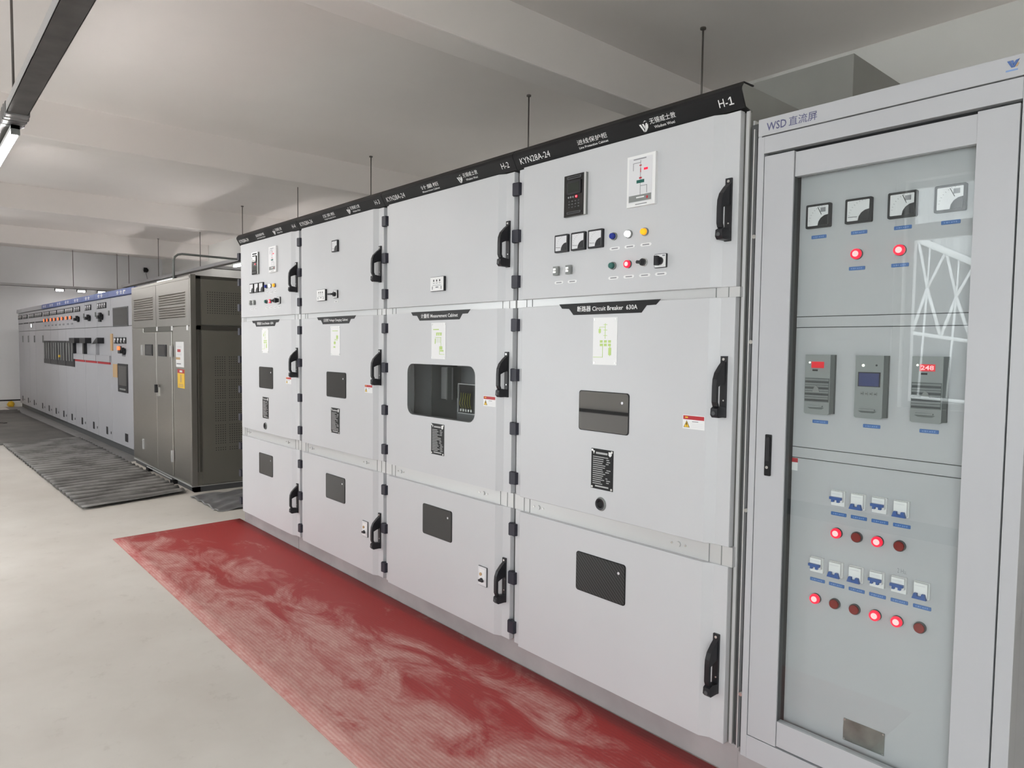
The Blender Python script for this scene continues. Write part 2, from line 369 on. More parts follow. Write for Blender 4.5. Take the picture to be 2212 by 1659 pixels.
bl = MB().box(XL, XL + .02, YF, YB, 0, 0.13, WALL).box(XL, XL + .025, YF, YB, .13, .16, BLACK)
struct(bl.build('baseboard_left'))
struct(MB().box(.16, 1.18, YF, YF + .012, .14, .76, WHITE).box(.16, 1.18, YF, YF + .02, .76, .80, BLACK).build('trim_8'))  # invented dado and black band, shaped for the reflection in the nearest cabinet's pane
struct(MB().box(3.53, 3.64, YF, YF + .03, 1.02, 2.94, WHITE).box(5.68, 5.79, YF, YF + .03, 1.02, 2.94, WHITE).build('trim_9'))
struct(MB().box(XL, -1.90, YF, YF + .015, 0, .14, DKGREY).box(.16, 6.48, YF, YF + .015, 0, .14, DKGREY).box(8.42, XR, YF, YF + .015, 0, .14, DKGREY).build('baseboard_front'))
# outside the windows: yard, a white corrugated shed and its steel roof truss
struct(MB().box(-16, 16, -16, YF - .25, -0.2, -0.03, WALL).build('yard_ground'))
def chord(x): return 3.68 - .55 * (x - .9)
mb = MB()
for k in range(11):
    x = -.2 + k * .3; mb.prism([(x, -12.0), (x + .06, -11.93), (x + .16, -11.93), (x + .22, -12.0), (x + .3, -12.0), (x + .3, -12.1), (x, -12.1)], chord(x + .15), 5.4, 'z', SHEDW)
shed = empty('open_shed', (0, 0, 0), 'open white corrugated shed standing in the yard outside the windows', 'building')
mb.build('corrugated_gable', shed)
MB().box(-.3, 3.2, -13.2, -13.1, -.03, 5.3, DKGREY).box(-.3, -.2, -13.1, -12.1, -.03, 5.3, DKGREY).box(3.1, 3.2, -13.1, -12.1, -.03, 3.0, DKGREY).build('back_wall', shed)
mb = MB(); yt = -11.9
def bar(p, q, r): mb.tube([(p[0], yt, p[1]), (q[0], yt, q[1])], r, OUTW, 6)
bar((-.2, chord(-.2)), (3.1, chord(3.1)), .06)
def low(x): return 1.90 - .165 * (x - .86)
bar((-.2, low(-.2)), (3.1, low(3.1)), .035); bar((-.2, .75), (3.1, .6), .03)
for k in range(-3, 5):
    t = (1.10 + .46 * k, chord(1.10 + .46 * k)); t2 = (1.56 + .46 * k, chord(1.56 + .46 * k)); b_ = (1.28 + .47 * k, 2.67 - .29 * k * .6); l1 = (1.05 + .48 * k, low(1.05 + .48 * k)); l2 = (1.53 + .48 * k, low(1.53 + .48 * k))
    bar(t, b_, .024); bar(b_, t2, .024); bar(b_, l1, .028); bar(b_, l2, .028); bar((b_[0] + .02, chord(b_[0])), b_, .016); bar(b_, (b_[0] - .08, .7), .02)
for x in (-.2, 3.1): bar((x, -.03), (x, chord(x)), .06)
mb.build('roof_truss', shed)

# ------------------------------------------------------------------ high-voltage cabinets H-1 .. H-4
W = 1.16
YD = -0.018            # raised face of a door
def door_mesh(z0, z1, hole=None):
    mb = MB(); A = [(.018, .028), (.018, 0), (.058, 0), (.066, YD)]; B = [(1.05, YD), (1.086, 0), (1.142, 0), (1.142, .028)]
    if not hole: mb.prism(A + B, z0, z1, 'z', PAINT); return mb
    hx0, hx1, hz0, hz1, r = hole
    mb.prism(A + B, z0, hz0, 'z', PAINT); mb.prism(A + B, hz1, z1, 'z', PAINT)
    mb.prism(A + [(hx0, YD), (hx0, .028)], hz0, hz1, 'z', PAINT); mb.prism([(hx1, .028), (hx1, YD)] + B, hz0, hz1, 'z', PAINT)
    for cx, cz, sx, sz in ((hx0, hz0, 1, 1), (hx1, hz0, -1, 1), (hx0, hz1, 1, -1), (hx1, hz1, -1, -1)):
        arc = [(cx + sx * r * (1 - math.cos(R(90 * j / 6))), cz + sz * r * (1 - math.sin(R(90 * j / 6)))) for j in range(7)]
        mb.prism([(cx, cz)] + arc, YD, 0.0, 'y', PAINT)
    return mb
DOORS = {'upper': (1.735, 2.330), 'middle': (0.825, 1.700), 'lower': (0.115, 0.755)}
HZ = {'upper': (2.243, 2.029, 1.820), 'middle': (1.620, 1.388, 1.137, 0.903), 'lower': (0.659, 0.427, 0.191)}
hm = MB().box(-.021, .021, -.016, 0.012, -.028, .028, HINGE).cyl((-.015, -.006), .009, -.030, .030, HINGE, 'z', 10)
HINGE_ME = hm.mesh('hinge')
def handle_mesh():      # z = 0 at the foot of the back plate
    mb = MB(); mb.box(-.012, .012, -.008, 0, 0, .215, BPLAS)
    mb.prism([(-.008, .196), (-.026, .182), (-.050, .158), (-.060, .135), (-.062, .110), (-.048, .110), (-.030, .118), (-.008, .124)], -.009, .009, 'x', BPLAS)   # fin
    mb.prism([(-.062, .111), (-.062, .056), (-.056, .042), (-.044, .038), (-.044, .046), (-.049, .056), (-.049, .111)], -.009, .009, 'x', BPLAS)                  # grip
    mb.prism([(-.008, .036), (-.044, .042), (-.060, .034), (-.062, .012), (-.052, .002), (-.008, .002)], -.013, .013, 'x', BPLAS)                                  # pivot block
    mb.cyl((0.0, .018), .007, -.0645, -.060, DKGREY, 'y', 12).cyl((0, .204), .005, -.010, -.007, STEEL, 'y', 10)
    mb.cyl((.004, .178), .003, -.0105, -.007, STEEL, 'y', 8).cyl((.004, .060), .003, -.0105, -.007, STEEL, 'y', 8)
    return mb.mesh('handle')
HANDLE_ME = handle_mesh()
HAND_Z = {'upper': 1.892, 'middle': 1.280, 'lower': 0.292}

def meter_mesh(wd, ht, y, deep=.012, needle=0.75):      # moving-coil meter, centre at 0,0
    mb = MB(); a, b = wd / 2, ht / 2; t = .007 * wd / .078
    mb.rrect(-a, a, -b, b, y - deep, y, .004, BPLAS)
    yf = y - deep - .0012; mb.rrect(-a + t, a - t, -b + t, b - t, yf, y - deep, .002, FACE)
    r = wd * .40; pts = [(a - t, -b + t)] + [(a - t - r * math.cos(R(q)), -b + t + r * math.sin(R(q))) for q in (0, 22, 45, 68, 90)]
    mb.prism(pts, yf - .0016, yf, 'y', BPLAS)
    cx, cz = a - t - .01, -b + t + .01; rr = wd * .66
    for q in range(9):                       # scale
        an = R(8 + q * 10); p0 = (cx - rr * math.cos(an), cz + rr * math.sin(an)); p1 = (cx - rr * .93 * math.cos(an), cz + rr * .93 * math.sin(an))
        mb.prism([p0, (p0[0] + .0008, p0[1] + .0008), (p1[0] + .0008, p1[1] + .0008), p1], yf - .0005, yf, 'y', INK)
    an = R(90 * needle); p = (cx - rr * math.cos(an), cz + rr * math.sin(an)); d = .0012
    mb.prism([(cx - r * .8 * math.cos(an), cz + r * .8 * math.sin(an)), p, (p[0] + d, p[1] + d), (cx - r * .8 * math.cos(an) + d, cz + r * .8 * math.sin(an) + d)], yf - .001, yf, 'y', BLACK)
    if needle > .5: mb.box(a - t - .024 * wd / .078, a - t - .008 * wd / .078, yf - .0005, yf, b - t - .02, b - t - .006, INK)
    return mb.mesh('panel_meter')
METER = meter_mesh(.079, .075, YD, needle=0.05)
def lamp_mesh(lens, y, r=.0155, core=None):
    mb = MB().cyl((0, 0), r, y - .008, y, MIDGREY if core is None else DKGREY, 'y', 20)
    if core: mb.cyl((0, 0), r * .92, y - .016, y - .006, lens, 'y', 20, r * .97).cyl((0, 0), r * .55, y - .0175, y - .015, core, 'y', 18)
    else: mb.cyl((0, 0), r * .70, y - .020, y - .008, lens, 'y', 18, r * .84)
    return mb.mesh('indicator_lamp')
LAMP = {k: lamp_mesh(v, YD) for k, v in dict(blue=LENSB, white=LENSW, amber=LENSA, green=LENSG).items()}
LAMP['red'] = lamp_mesh(RING, YD, core=CORE)
def tag_mesh(y):
    mb = MB().prism([(-.028, 0), (-.022, .006), (.022, .006), (.028, 0), (.022, -.006), (-.022, -.006)], y - .0012, y, 'y', WHITE)
    mb.box(-.016, .016, y - .0016, y - .0012, -.0022, .0022, INK); return mb.mesh('name_tag')
NAMETAG = tag_mesh(YD)
def selector_mesh():
    mb = MB().cyl((0, 0), .016, YD - .010, YD, STEEL, 'y', 20).cyl((0, 0), .0135, YD - .016, YD - .010, BPLAS, 'y', 20)
    mb.prism([(-.013, -.006), (-.016, 0), (-.011, .006), (.011, .003), (.011, -.006)], YD - .034, YD - .014, 'y', BPLAS); return mb.mesh('selector_switch')
SELECT = selector_mesh()
def rotary_mesh(long=False):
    mb = MB().rrect(-.027, .027, -.026, .026, YD - .008, YD, .003, BPLAS).rrect(-.025, .025, -.024, .024, YD - .0092, YD - .008, .002, WHITE)
    mb.cyl((0, -.001), .015, YD - .022, YD - .009, BPLAS, 'y', 20)
    if long: mb.box(-.036, .012, YD - .045, YD - .022, -.006, .004, BPLAS)
    else: mb.box(-.006, .006, YD - .040, YD - .022, -.019, .016, BPLAS)
    mb.box(-.022, -.012, YD - .0096, YD - .0092, .016, .021, INK); mb.box(.010, .022, YD - .0096, YD - .0092, .016, .021, INK)
    return mb.mesh('rotary_switch')
ROT, ROTL = rotary_mesh(), rotary_mesh(True)
def press_mesh():
    mb = MB().box(-.015, .015, YD - .014, YD, -.019, .019, MIDGREY).box(-.018, .018, YD - .006, YD, .012, .018, STEEL).box(-.018, .018, YD - .006, YD, -.018, -.012, STEEL)
    mb.box(-.008, .008, YD - .020, YD - .014, -.010, .010, STEEL).cyl((0, 0), .004, YD - .024, YD - .02, WHITE, 'y', 10); return mb.mesh('test_link')
PRESS = press_mesh()
def relay_mesh():
    y = YD; mb = MB().box(-.062, .062, y - .013, y, -.086, .086, MIDGREY); f = y - .0135
    mb.box(-.062, .050, y - .0135, y - .0125, -.086, .086, GLOSSB)
    mb.box(.052, .062, y - .0138, y - .0125, -.086, .086, POST)
    mb.rrect(-.044, .036, .004, .062, f - .004, f, .006, BPLAS).box(-.036, .028, f - .0045, f - .0038, .012, .052, SCREEN)
    mb.rrect(-.044, .036, .068, .080, f - .003, f, .004, DKGREY).box(-.036, .030, f - .0036, f - .003, .072, .076, BLACK)
    mb.rrect(-.044, .036, -.076, -.066, f - .003, f, .004, DKGREY).box(-.036, .030, f - .0036, f - .003, -.073, -.069, BLACK)
    for k in range(3): mb.cyl((-.036 + k * .013, -.006), .004, f - .001, f, MIDGREY, 'y', 10)
    mb.cyl((.010, -.0065), .0058, f - .003, f, RING, 'y', 12).cyl((.010, -.0065), .003, f - .0034, f - .003, CORE, 'y', 10)
    for a in range(4):
        for b in range(3): mb.box(-.036 + a * .018, -.028 + a * .018, f - .0008, f, -.050 + b * .012, -.045 + b * .012, DKGREY)
    return mb.mesh('protection_relay')
RELAY = relay_mesh()
def mimic_mesh():
    y = YD; mb = MB().box(-.067, .067, y - .014, y, -.096, .096, WHITE); f = y - .0145
    mb.box(-.058, .053, f, y - .014, -.082, .086, FACE)
    nl = [0]
    def ln(x0, x1, z0, z1, mt): nl[0] += 1; mb.box(x0, x1, f - .0005 - nl[0] * .00005, f, z0, z1, mt)
    ln(-.036, .024, .079, .083, INK); ln(-.003, -.001, -.055, .075, INK); ln(-.038, -.002, .066, .068, INK); ln(-.038, -.036, .040, .068, INK)
    ln(-.002, .030, -.022, -.020, INK); ln(.028, .030, -.050, -.020, INK); ln(-.020, .016, -.010, .002, LENSG)
    ln(.014, .032, .036, .044, RING); ln(-.008, .004, .006, .012, REDST); ln(-.003, 0, .030, .046, REDST); ln(-.007, .003, .054, .058, REDST)
    ln(-.056, .050, -.078, -.054, MIDGREY); ln(-.020, .018, -.066, -.061, WHITE); ln(.028, .036, -.072, -.062, REDST); ln(-.024, .030, -.090, -.087, INK)
    return mb.mesh('mimic_display')
MIMIC = mimic_mesh()
def live_mesh():       # live-line display, white square with three neon lamps
    mb = MB().rrect(-.062, .062, -.038, .038, YD - .012, YD, .003, BPLAS).rrect(-.060, .057, -.036, .036, YD - .0135, YD - .012, .002, WHITE); f = YD - .0135
    for k in (-1, 0, 1): mb.box(k * .027 - .006, k * .027 + .002, f - .001, f, .012, .023, BPLAS); mb.box(k * .027 - .009, k * .027 + .006, f - .0006, f, .003, .006, INK)
    mb.box(-.040, .038, f - .0006, f, -.008, -.006, INK); mb.box(-.012, .012, f - .0008, f, -.020, -.014, INK); mb.box(-.045, -.038, f - .0006, f, -.028, -.012, INK); mb.box(.034, .041, f - .0006, f, -.028, -.012, INK)
    return mb.mesh('live_line_indicator')
LIVE = live_mesh()
def sticker_mesh():
    mb = MB().box(-.046, .046, YD - .0008, YD, -.025, .025, WHITE); f = YD - .0008
    mb.box(-.044, .044, f - .0004, f, .009, .023, REDST); mb.box(-.036, -.024, f - .0007, f, .014, .019, YELST)
    mb.prism([(-.042, -.020), (-.016, -.020), (-.029, .005)], f - .0005, f, 'y', BLACK).prism([(-.0395, -.0187), (-.0185, -.0187), (-.029, .0018)], f - .0008, f, 'y', YELST)
    mb.prism([(-.030, -.002), (-.026, -.003), (-.0285, -.008), (-.0265, -.008), (-.030, -.017), (-.0298, -.010), (-.032, -.010)], f - .001, f, 'y', BLACK)
    mb.box(-.006, .020, f - .0004, f, .001, .0035, INK)
    for k in range(3): mb.box(-.010, .040, f - .0004, f, -.006 - k * .006, -.0045 - k * .006, FACE)
    return mb.mesh('warning_sticker')
STICK = sticker_mesh()
def rating_mesh(seed):
    rd = random.Random(seed); mb = MB().box(-.059, .059, YD - .0015, YD, -.083, .083, BLACK); f = YD - .0015
    def ln(x0, x1, z, h=.0017): mb.box(x0, x1, f - .0004, f, z - h, z + h, PRINT)
    ln(-.034, .028, .066, .004); mb.prism([(.034, .076), (.050, .076), (.050, .062), (.042, .056), (.034, .062)], f - .0005, f, 'y', LETTER)
    mb.prism([(-.050, .074), (-.040, .074), (-.045, .060)], f - .0005, f, 'y', LETTER)
    for k in range(14):
        z = .050 - k * .0085; ln(-.050, -.050 + rd.uniform(.045, .070), z)
        if rd.random() < .85: a = rd.uniform(.012, .026); ln(a, a + rd.uniform(.010, .026), z)
    ln(-.036, .036, -.071, .003)
    for x in (-.052, .052):
        for z in (-.076, .076): mb.cyl((x, z), .005, f - .002, f, STEEL, 'y', 10)
    return mb.mesh('rating_plate')
RATING = [rating_mesh(k) for k in range(4)]
def diagram_mesh(kind):
    mb = MB().box(-.064, .064, YD - .002, YD, -.096, .096, WHITE); f = YD - .002; nl = [0]
    def ln(x0, x1, z0, z1): nl[0] += 1; mb.box(x0, x1, f - .0004 - nl[0] * .00004, f, z0, z1, GREENLN)
    if kind == 1:
        for k in range(3): ln(-.008, .012, .066 - k * .022, .068 - k * .022)
        ln(0, .0025, .010, .072); ln(-.030, 0, .056, .058); ln(-.030, -.028, .030, .058); ln(-.034, -.022, .034, .050)
        for k in range(3):
            for j in range(2): ln(-.026 + k * .022, -.012 + k * .022, -.006 - j * .014, .004 - j * .014)
        ln(-.012, -.010, -.064, -.010); ln(-.062, -.010, -.066, -.064); ln(.020, .034, -.056, -.026); ln(.026, .028, -.06, -.012)
    elif kind == 2:
        ln(-.048, .004, .058, .063); ln(-.020, .030, .040, .044)
        for k in range(3): ln(-.020 + k * .018, -.008 + k * .018, .028, .040); ln(-.022 + k * .018, -.020 + k * .018, -.010, .02)
        ln(-.032, -.026, -.016, .012); ln(-.030, .022, .018, .020); ln(.022, .024, -.040, .02); ln(.012, .036, -.046, -.028); ln(.016, .046, -.056, -.048); ln(.010, .012, -.072, -.03); ln(.010, .056, -.072, -.070)
    else:
        ln(-.040, .034, .062, .066); ln(.014, .038, .012, .034); ln(.024, .026, .00, .04); ln(-.020, .006, -.022, -.006); ln(-.008, -.006, -.03, .012); ln(-.024, .0, -.046, -.036)
        for k in range(3): ln(.0 + k * .012, .006 + k * .012, .002, .010)
    for x in (-.056, .056):
        for z in (-.088, .088): mb.cyl((x, z), .004, f - .0015, f, STEEL, 'y', 8)
    return mb.mesh('circuit_diagram_plate')
DIAG = {k: diagram_mesh(k) for k in (1, 2, 3)}
def lock_mesh():       # chrome plated lock with key knob
    mb = MB().rrect(-.034, .034, -.049, .049, YD - .005, YD, .003, DKGREY).rrect(-.0325, .0300, -.047, .047, YD - .0062, YD - .005, .002, FACE)
    mb.rrect(-.022, .020, -.038, .036, YD - .0072, YD - .0062, .002, WHITE).cyl((-.010, .010), .008, YD - .012, YD - .007, ORANGE, 'y', 14).cyl((-.004, -.018), .010, YD - .012, YD - .007, BPLAS, 'y', 14)
    mb.box(-.014, .016, YD - .022, YD - .012, -.024, -.014, BPLAS); return mb.mesh('door_lock')
LOCK = lock_mesh()
def pane_mesh(hw, hh, mt, r=.012):
    mb = MB().rrect(-hw, hw, -hh, hh, YD - .003, YD, r, BLACK).rrect(-hw + .003, hw - .003, -hh + .003, hh - .003, YD - .0042, YD - .003, r, mt)
    mb.cyl((hw - .034, hh - .040), .006, YD - .0052, YD - .0042, FACE, 'y', 6); return mb.mesh('viewing_window')
PANE_ME = {'plain': pane_mesh(.134, .083, PANE), 'mirror': pane_mesh(.134, .083, PANEM), 'ribbed': pane_mesh(.134, .083, CARBON)}
def hole_mesh():
    mb = MB()
    for k in range(20):
        a, b = 2 * math.pi * k / 20, 2 * math.pi * (k + 1) / 20
        for r0, r1, y0, y1, mt in ((.029, .024, YD, YD - .008, MIDGREY), (.024, .017, YD - .008, YD - .006, BPLAS), (.017, .012, YD - .006, YD - .001, BLACK)):
            q = len(mb.v); mb.v += [(r0 * math.cos(a), y0, r0 * math.sin(a)), (r0 * math.cos(b), y0, r0 * math.sin(b)), (r1 * math.cos(b), y1, r1 * math.sin(b)), (r1 * math.cos(a), y1, r1 * math.sin(a))]
            mb.face((q, q + 1, q + 2, q + 3), mb.m(mt), True)
    mb.cyl((0, 0), .013, YD - .0012, YD - .0002, BLACK, 'y', 16); return mb.mesh('racking_hole')
HOLE = hole_mesh()
HU = Vector((0, -.030, .054)).normalized()
def header_pt(x, z):   # point on the sloping face of the header
    t = (z - 2.334) / .054; return (x, -.030 * t - .0008, z)
def cabinet(i, no, title, title_en, banner, label):
    root = empty('switchgear_cabinet', (i * W, 0, 0), label, 'electrical cabinet', 'row of light grey high-voltage cabinets')
    b = MB().box(.002, W - .002, .034, 1.62, .115, 2.330, SHELL)
    b.prism([(-.026, 2.398), (.003, 2.340), (.05, 2.330), (1.62, 2.330), (1.62, 2.412), (-.012, 2.412)], .002, W - .002, 'x', SHELL)
    b.box(.0, .016, .026, .034, .115, 2.33, POST); b.box(1.148, W, .026, .034, .115, 2.33, POST)
    if i == 3: b.box(W, W + .006, .05, 1.6, .115, 2.30, POST)
    b.build('cabinet_body', root)
    for z0, z1 in ((1.700, 1.735), (.755, .825)):      # folded rails between the doors
        r = MB().box(.006, W - .006, .006, .034, z0, z1, POST)
        for x in (.070, .108, 1.060, 1.110): r.box(x, x + .003, .0045, .007, z0, z1, MIDGREY)
        if z0 < 1:
            for x in (.17, .93): r.cyl((x, .79), .010, .000, .006, POST, 'y', 12).cyl((x + .03, .79), .004, .002, .006, STEEL, 'y', 8).cyl((x - .03, .79), .004, .002, .006, STEEL, 'y', 8)
        r.build('door_rail', root)
    h = MB()
    h.prism([(.0, 2.334), (-.030, 2.388), (-.028, 2.400), (-.014, 2.418), (.05, 2.420), (.05, 2.416), (-.012, 2.414), (-.024, 2.398), (-.026, 2.388), (.004, 2.338), (.040, 2.330), (.040, 2.326)], .0015, W - .0015, 'x', HBLK)
    hd = h.build('header', root)
    X = (1, 0, 0)
    def ht(nm, body, x, z, hgt, wd, bold=0.0):
        t = MB(); lay(t, text_mesh(body, hgt, wd, LETTER, bold), header_pt(x, z), HU, X)
        if body == 'H-':                     # figure one with flag and foot
            for pts in ([(1.111, 0), (1.1155, 0), (1.1155, .027), (1.111, .027)], [(1.104, 0), (1.1225, 0), (1.1225, .004), (1.104, .004)], [(1.104, .0215), (1.111, .027), (1.111, .0225), (1.104, .0175)]):
                k = len(t.v); m = t.m(LETTER); t.v += [tuple(Vector(header_pt(p, 2.352)) + HU * q) for p, q in pts]; t.face(range(k, k + 4), m)
        t.build(nm, hd)
    ht('model_lettering', 'KYN28A-24', .038, 2.350, .027, .192); ht('title_lettering', title, .398, 2.3605, .021, .162); ht('title_lettering', title_en, .401, 2.346, .0095, .158, .01)
    ht('maker_lettering', '无锡威士敦', .772, 2.362, .022, .117); ht('maker_lettering', 'Wisdom Wuxi', .787, 2.346, .0105, .092, .01); ht('number_lettering', 'H-%d' % no if no > 1 else 'H-', 1.066, 2.352 if no > 1 else 2.352, .027, .054 if no > 1 else .034)
    t = MB()
    for pts in ([(0, .027), (.008, .027), (.016, .006), (.013, 0)], [(.012, .027), (.019, .027), (.022, .018), (.018, .010)], [(.016, 0), (.020, 0), (.034, .027), (.027, .027)], [(.030, .020), (.036, .024), (.033, .012), (.022, .0), (.024, .006)], [(.018, .030), (.026, .036), (.034, .032), (.028, .0335)]):
        k = len(t.v); m = t.m(LETTER)
        for p, q in pts: t.v.append(tuple(Vector(header_pt(.722 + p * 1.15, 2.343)) + HU * q * 1.15))
        t.face(range(k, k + len(pts)), m)
    t.build('emblem', hd)
    D = {}
    for nm, (z0, z1) in DOORS.items():
        d = door_mesh(z0, z1, (.269, .884, 1.136, 1.420, .05) if (no == 2 and nm == 'middle') else None).build(nm + '_door', root, bevel=0 if (no == 2 and nm == 'middle') else .0025); D[nm] = d
        for z in HZ[nm]: put('hinge', HINGE_ME, d, (.012, -.004, z))
        put('handle', HANDLE_ME, d, (1.107, -.0005, HAND_Z[nm]))
    U, M, Lw = D['upper'], D['middle'], D['lower']
    def at(nm, me, d, x, z): return put(nm, me, d, (x, 0, z))
    if no in (1, 4):
        at('protection_relay', RELAY, U, .400, 2.154); at('mimic_display', MIMIC, U, .746, 2.157)
        for x in (.322, .420, .516): at('ammeter', METER, U, x, 1.962)
        for x, c in ((.608, 'blue'), (.684, 'white'), (.762, 'amber')): at('indicator_lamp', LAMP[c], U, x, 1.962); at('name_tag', NAMETAG, U, x + .004, 1.914)
        for x, c in ((.606, 'green'), (.684, 'red')): at('push_button', LAMP[c], U, x, 1.846)
        at('selector_switch', SELECT, U, .760, 1.847); at('rotary_switch', ROT, U, .840, 1.846)
        for x in (.608, .686, .763, .839, .302, .381): at('name_tag', NAMETAG, U, x, 1.798)
        for x in (.292, .367): at('test_link', PRESS, U, x, 1.848)
        at('racking_hole', HOLE, M, .563, .879)
    elif no == 2: at('live_line_indicator', LIVE, U, .570, 1.845)
    else:
        at('voltmeter', METER, U, .579, 2.157); at('live_line_indicator', LIVE, U, .388, 1.850); at('rotary_switch', ROTL, U, .581, 1.848); at('name_tag', NAMETAG, U, .581, 1.800)
    s = MB().prism([(.306, 1.704), (.842, 1.704), (.820, 1.684), (.776, 1.683), (.752, 1.656), (.392, 1.656), (.366, 1.683), (.324, 1.685)], YD - .002, YD - .0002, 'y', BLACK)
    sg = s.build('name_board', M)
    t = MB(); write(t, banner, .415 if no in (1, 4) else .405, 1.668, .024, .318 if no in (1, 4) else .335, YD - .0026, bold=.012); t.build('lettering', sg)
    at('circuit_diagram_plate', DIAG[1 if no in (1, 4) else no], M, .570, 1.546); at('warning_sticker', STICK, M, .998, 1.254); at('rating_plate', RATING[no - 1], M, .567, 1.022)
    if no == 2:
        g = MB().rrect(.271, .882, 1.138, 1.418, YD - .001, YD + .002, .049, TINT).build('viewing_window', M)
    else:
        at('viewing_window', PANE_ME['mirror' if no == 1 else 'plain'], M, .568 if no == 1 else .580, 1.258)
    at('viewing_window', PANE_ME['ribbed' if no == 1 else 'plain'], Lw, .567, .574)
    if no in (2, 3): at('door_lock', LOCK, Lw, .963, .383)
    return root
CABS = [
    cabinet(3, 1, '进线保护柜', 'Line Protection Cabinet', '断路器 Circuit Breaker  630A', 'nearest light grey high-voltage cabinet, marked H-1, beside the glazed DC panel'),
    cabinet(2, 2, '计量柜', 'Measurement Cabinet', '计量柜 Measurement Cabinet', 'light grey cabinet marked H-2 with one large rounded window in its middle door'),
    cabinet(1, 3, '压变柜', 'Voltage Changing Cabinet', '压变柜 Voltage Changing Cabinet', 'light grey cabinet marked H-3 with a single meter on its upper door'),
    cabinet(0, 4, '出线保护柜', 'Line Protection Cabinet', '断路器 Circuit Breaker  630A', 'farthest light grey high-voltage cabinet, marked H-4, at the end next to the steel enclosure'),
]
# what shows through the large window of H-2: a compartment with a bracket and wired terminal box
c2 = CABS[1]
inn = MB()
inn.box(.20, .95, .28, .29, 1.08, 1.47, INNER).box(.20, .21, .034, .28, 1.08, 1.47, INNER).box(.94, .95, .034, .28, 1.08, 1.47, INNER).box(.20, .95, .034, .28, 1.07, 1.08, INNER).box(.20, .95, .034, .28, 1.47, 1.48, INNER)
for o in c2.children:
    if o.name.startswith('cabinet_body'):    # open the body behind the window
        me = o.data
        b = MB()
        for bx in ((.002, .20, 1.08, 1.47), (.95, W - .002, 1.08, 1.47), (.002, W - .002, .115, 1.08), (.002, W - .002, 1.47, 2.330)): b.box(bx[0], bx[1], .034, .30, bx[2], bx[3], SHELL)
        b.box(.002, W - .002, .30, 1.62, .115, 2.330, SHELL)
        b.prism([(-.026, 2.398), (.003, 2.340), (.05, 2.330), (1.62, 2.330), (1.62, 2.412), (-.012, 2.412)], .002, W - .002, 'x', SHELL)
        b.box(.0, .016, .026, .034, .115, 2.33, POST); b.box(1.148, W, .026, .034, .115, 2.33, POST)
        o.data = b.mesh('cabinet_body')
ip = inn.build('inner_compartment', c2)
br = MB().box(.33, .338, .10, .279, 1.09, 1.465, MIDGREY).box(.36, .46, .15, .16, 1.22, 1.40, POST).box(.36, .375, .16, .279, 1.22, 1.40, MIDGREY).box(.45, .46, .12, .15, 1.22, 1.40, MIDGREY)
br.build('inner_bracket', ip)
bx = .60; tb = MB().box(bx, bx + .145, .10, .13, 1.165, 1.315, BLACK)
for x0, x1, z0, z1 in ((-.006, 0, 1.16, 1.32), (.145, .151, 1.16, 1.32), (-.006, .151, 1.315, 1.321), (-.006, .151, 1.159, 1.165)): tb.box(bx + x0, bx + x1, .092, .13, z0, z1, POST)
for k in range(5): tb.tube([(bx + .025 + k * .02, .095, 1.19), (bx + .02 + k * .022, .085, 1.215), (bx + .035 + k * .018, .085, 1.245), (bx + .022 + k * .02, .095, 1.27)], .003, WIRE, 6)
for k in range(5): tb.box(bx + .022 + k * .022, bx + .034 + k * .022, .088, .10, 1.172, 1.186, STEEL)
tb.build('terminal_box', ip)
# painted base channel under the cabinets
mb = MB()
for x0, x1 in ((-.02, 1.05), (1.053, 4.67)): mb.box(x0, x1, .030, .09, 0, .115, PLINTH)
mb.box(4.673, 5.46, .012, .09, 0, .110, PLINTH).box(-.02, .05, .09, 1.6, 0, .115, PLINTH).box(4.59, 4.67, .09, 1.6, 0, .115, PLINTH).box(5.40, 5.46, .09, .62, 0, .110, PLINTH)
struct(mb.build('trim_1', bevel=.004))
# metal duct box on the roof of H-1
mb = MB().box(2.55, 4.342, 1.50, YB - .01, 2.414, 3.020, SHELL)
tag(mb.build('duct_box'), 'large grey sheet metal duct box on top of the nearest high-voltage cabinet', 'duct')

# ------------------------------------------------------------------ DC panel with glazed door
X0 = 4.690; DCW = .770
dc = empty('dc_power_cabinet', (X0, 0, 0), 'pale grey DC power cabinet with a glazed door at the right end of the row', 'electrical cabinet')
b = MB().box(0, .012, 0, .62, .11, 2.28, PAINTW).box(DCW - .012, DCW, 0, .62, .11, 2.28, PAINTW).box(0, DCW, .60, .62, .11, 2.28, PAINTW).box(0, DCW, 0, .62, 2.265, 2.28, PAINTW).box(0, DCW, 0, .62, .11, .125, PAINTW)
b.box(-.0005, .022, -.001, .03, .1095, 2.221, PAINTW).box(.7315, DCW + .0005, -.001, .03, .1095, 2.221, PAINTW).box(.0221, .7314, -.001, .03, 2.166, 2.221, PAINTW).box(.0221, .7314, -.001, .03, .1095, .190, PAINTW)
b.box(.023, .730, .027, .029, 2.15, 2.17, BLACK).box(.726, .733, .027, .029, .19, 2.17, BLACK)
b.box(.0, DCW, .060, .064, .125, 2.265, DKGREY)
b.build('cabinet_body', dc, bevel=.002)
hb = MB().box(0, DCW, -.003, .03, 2.2245, 2.28, PAINTW).build('header_panel', dc, bevel=.002)
t = MB(); write(t, 'WSD', .030, 2.237, .026, .068, -.0036, BLUEINK, .012); write(t, '直流屏', .106, 2.236, .029, .092, -.0036, BLUEINK, .004); t.build('lettering', hb)
t = MB()
for pts in ([(0, .018), (.006, .018), (.013, .004), (.010, 0)], [(.007, .018), (.013, .018), (.016, .011), (.013, .006)], [(.011, 0), (.017, 0), (.027, .019), (.019, .017)]): t.prism([(.694 + p, 2.249 + q) for p, q in pts], -.0045, -.003, 'y', EMBLUE)
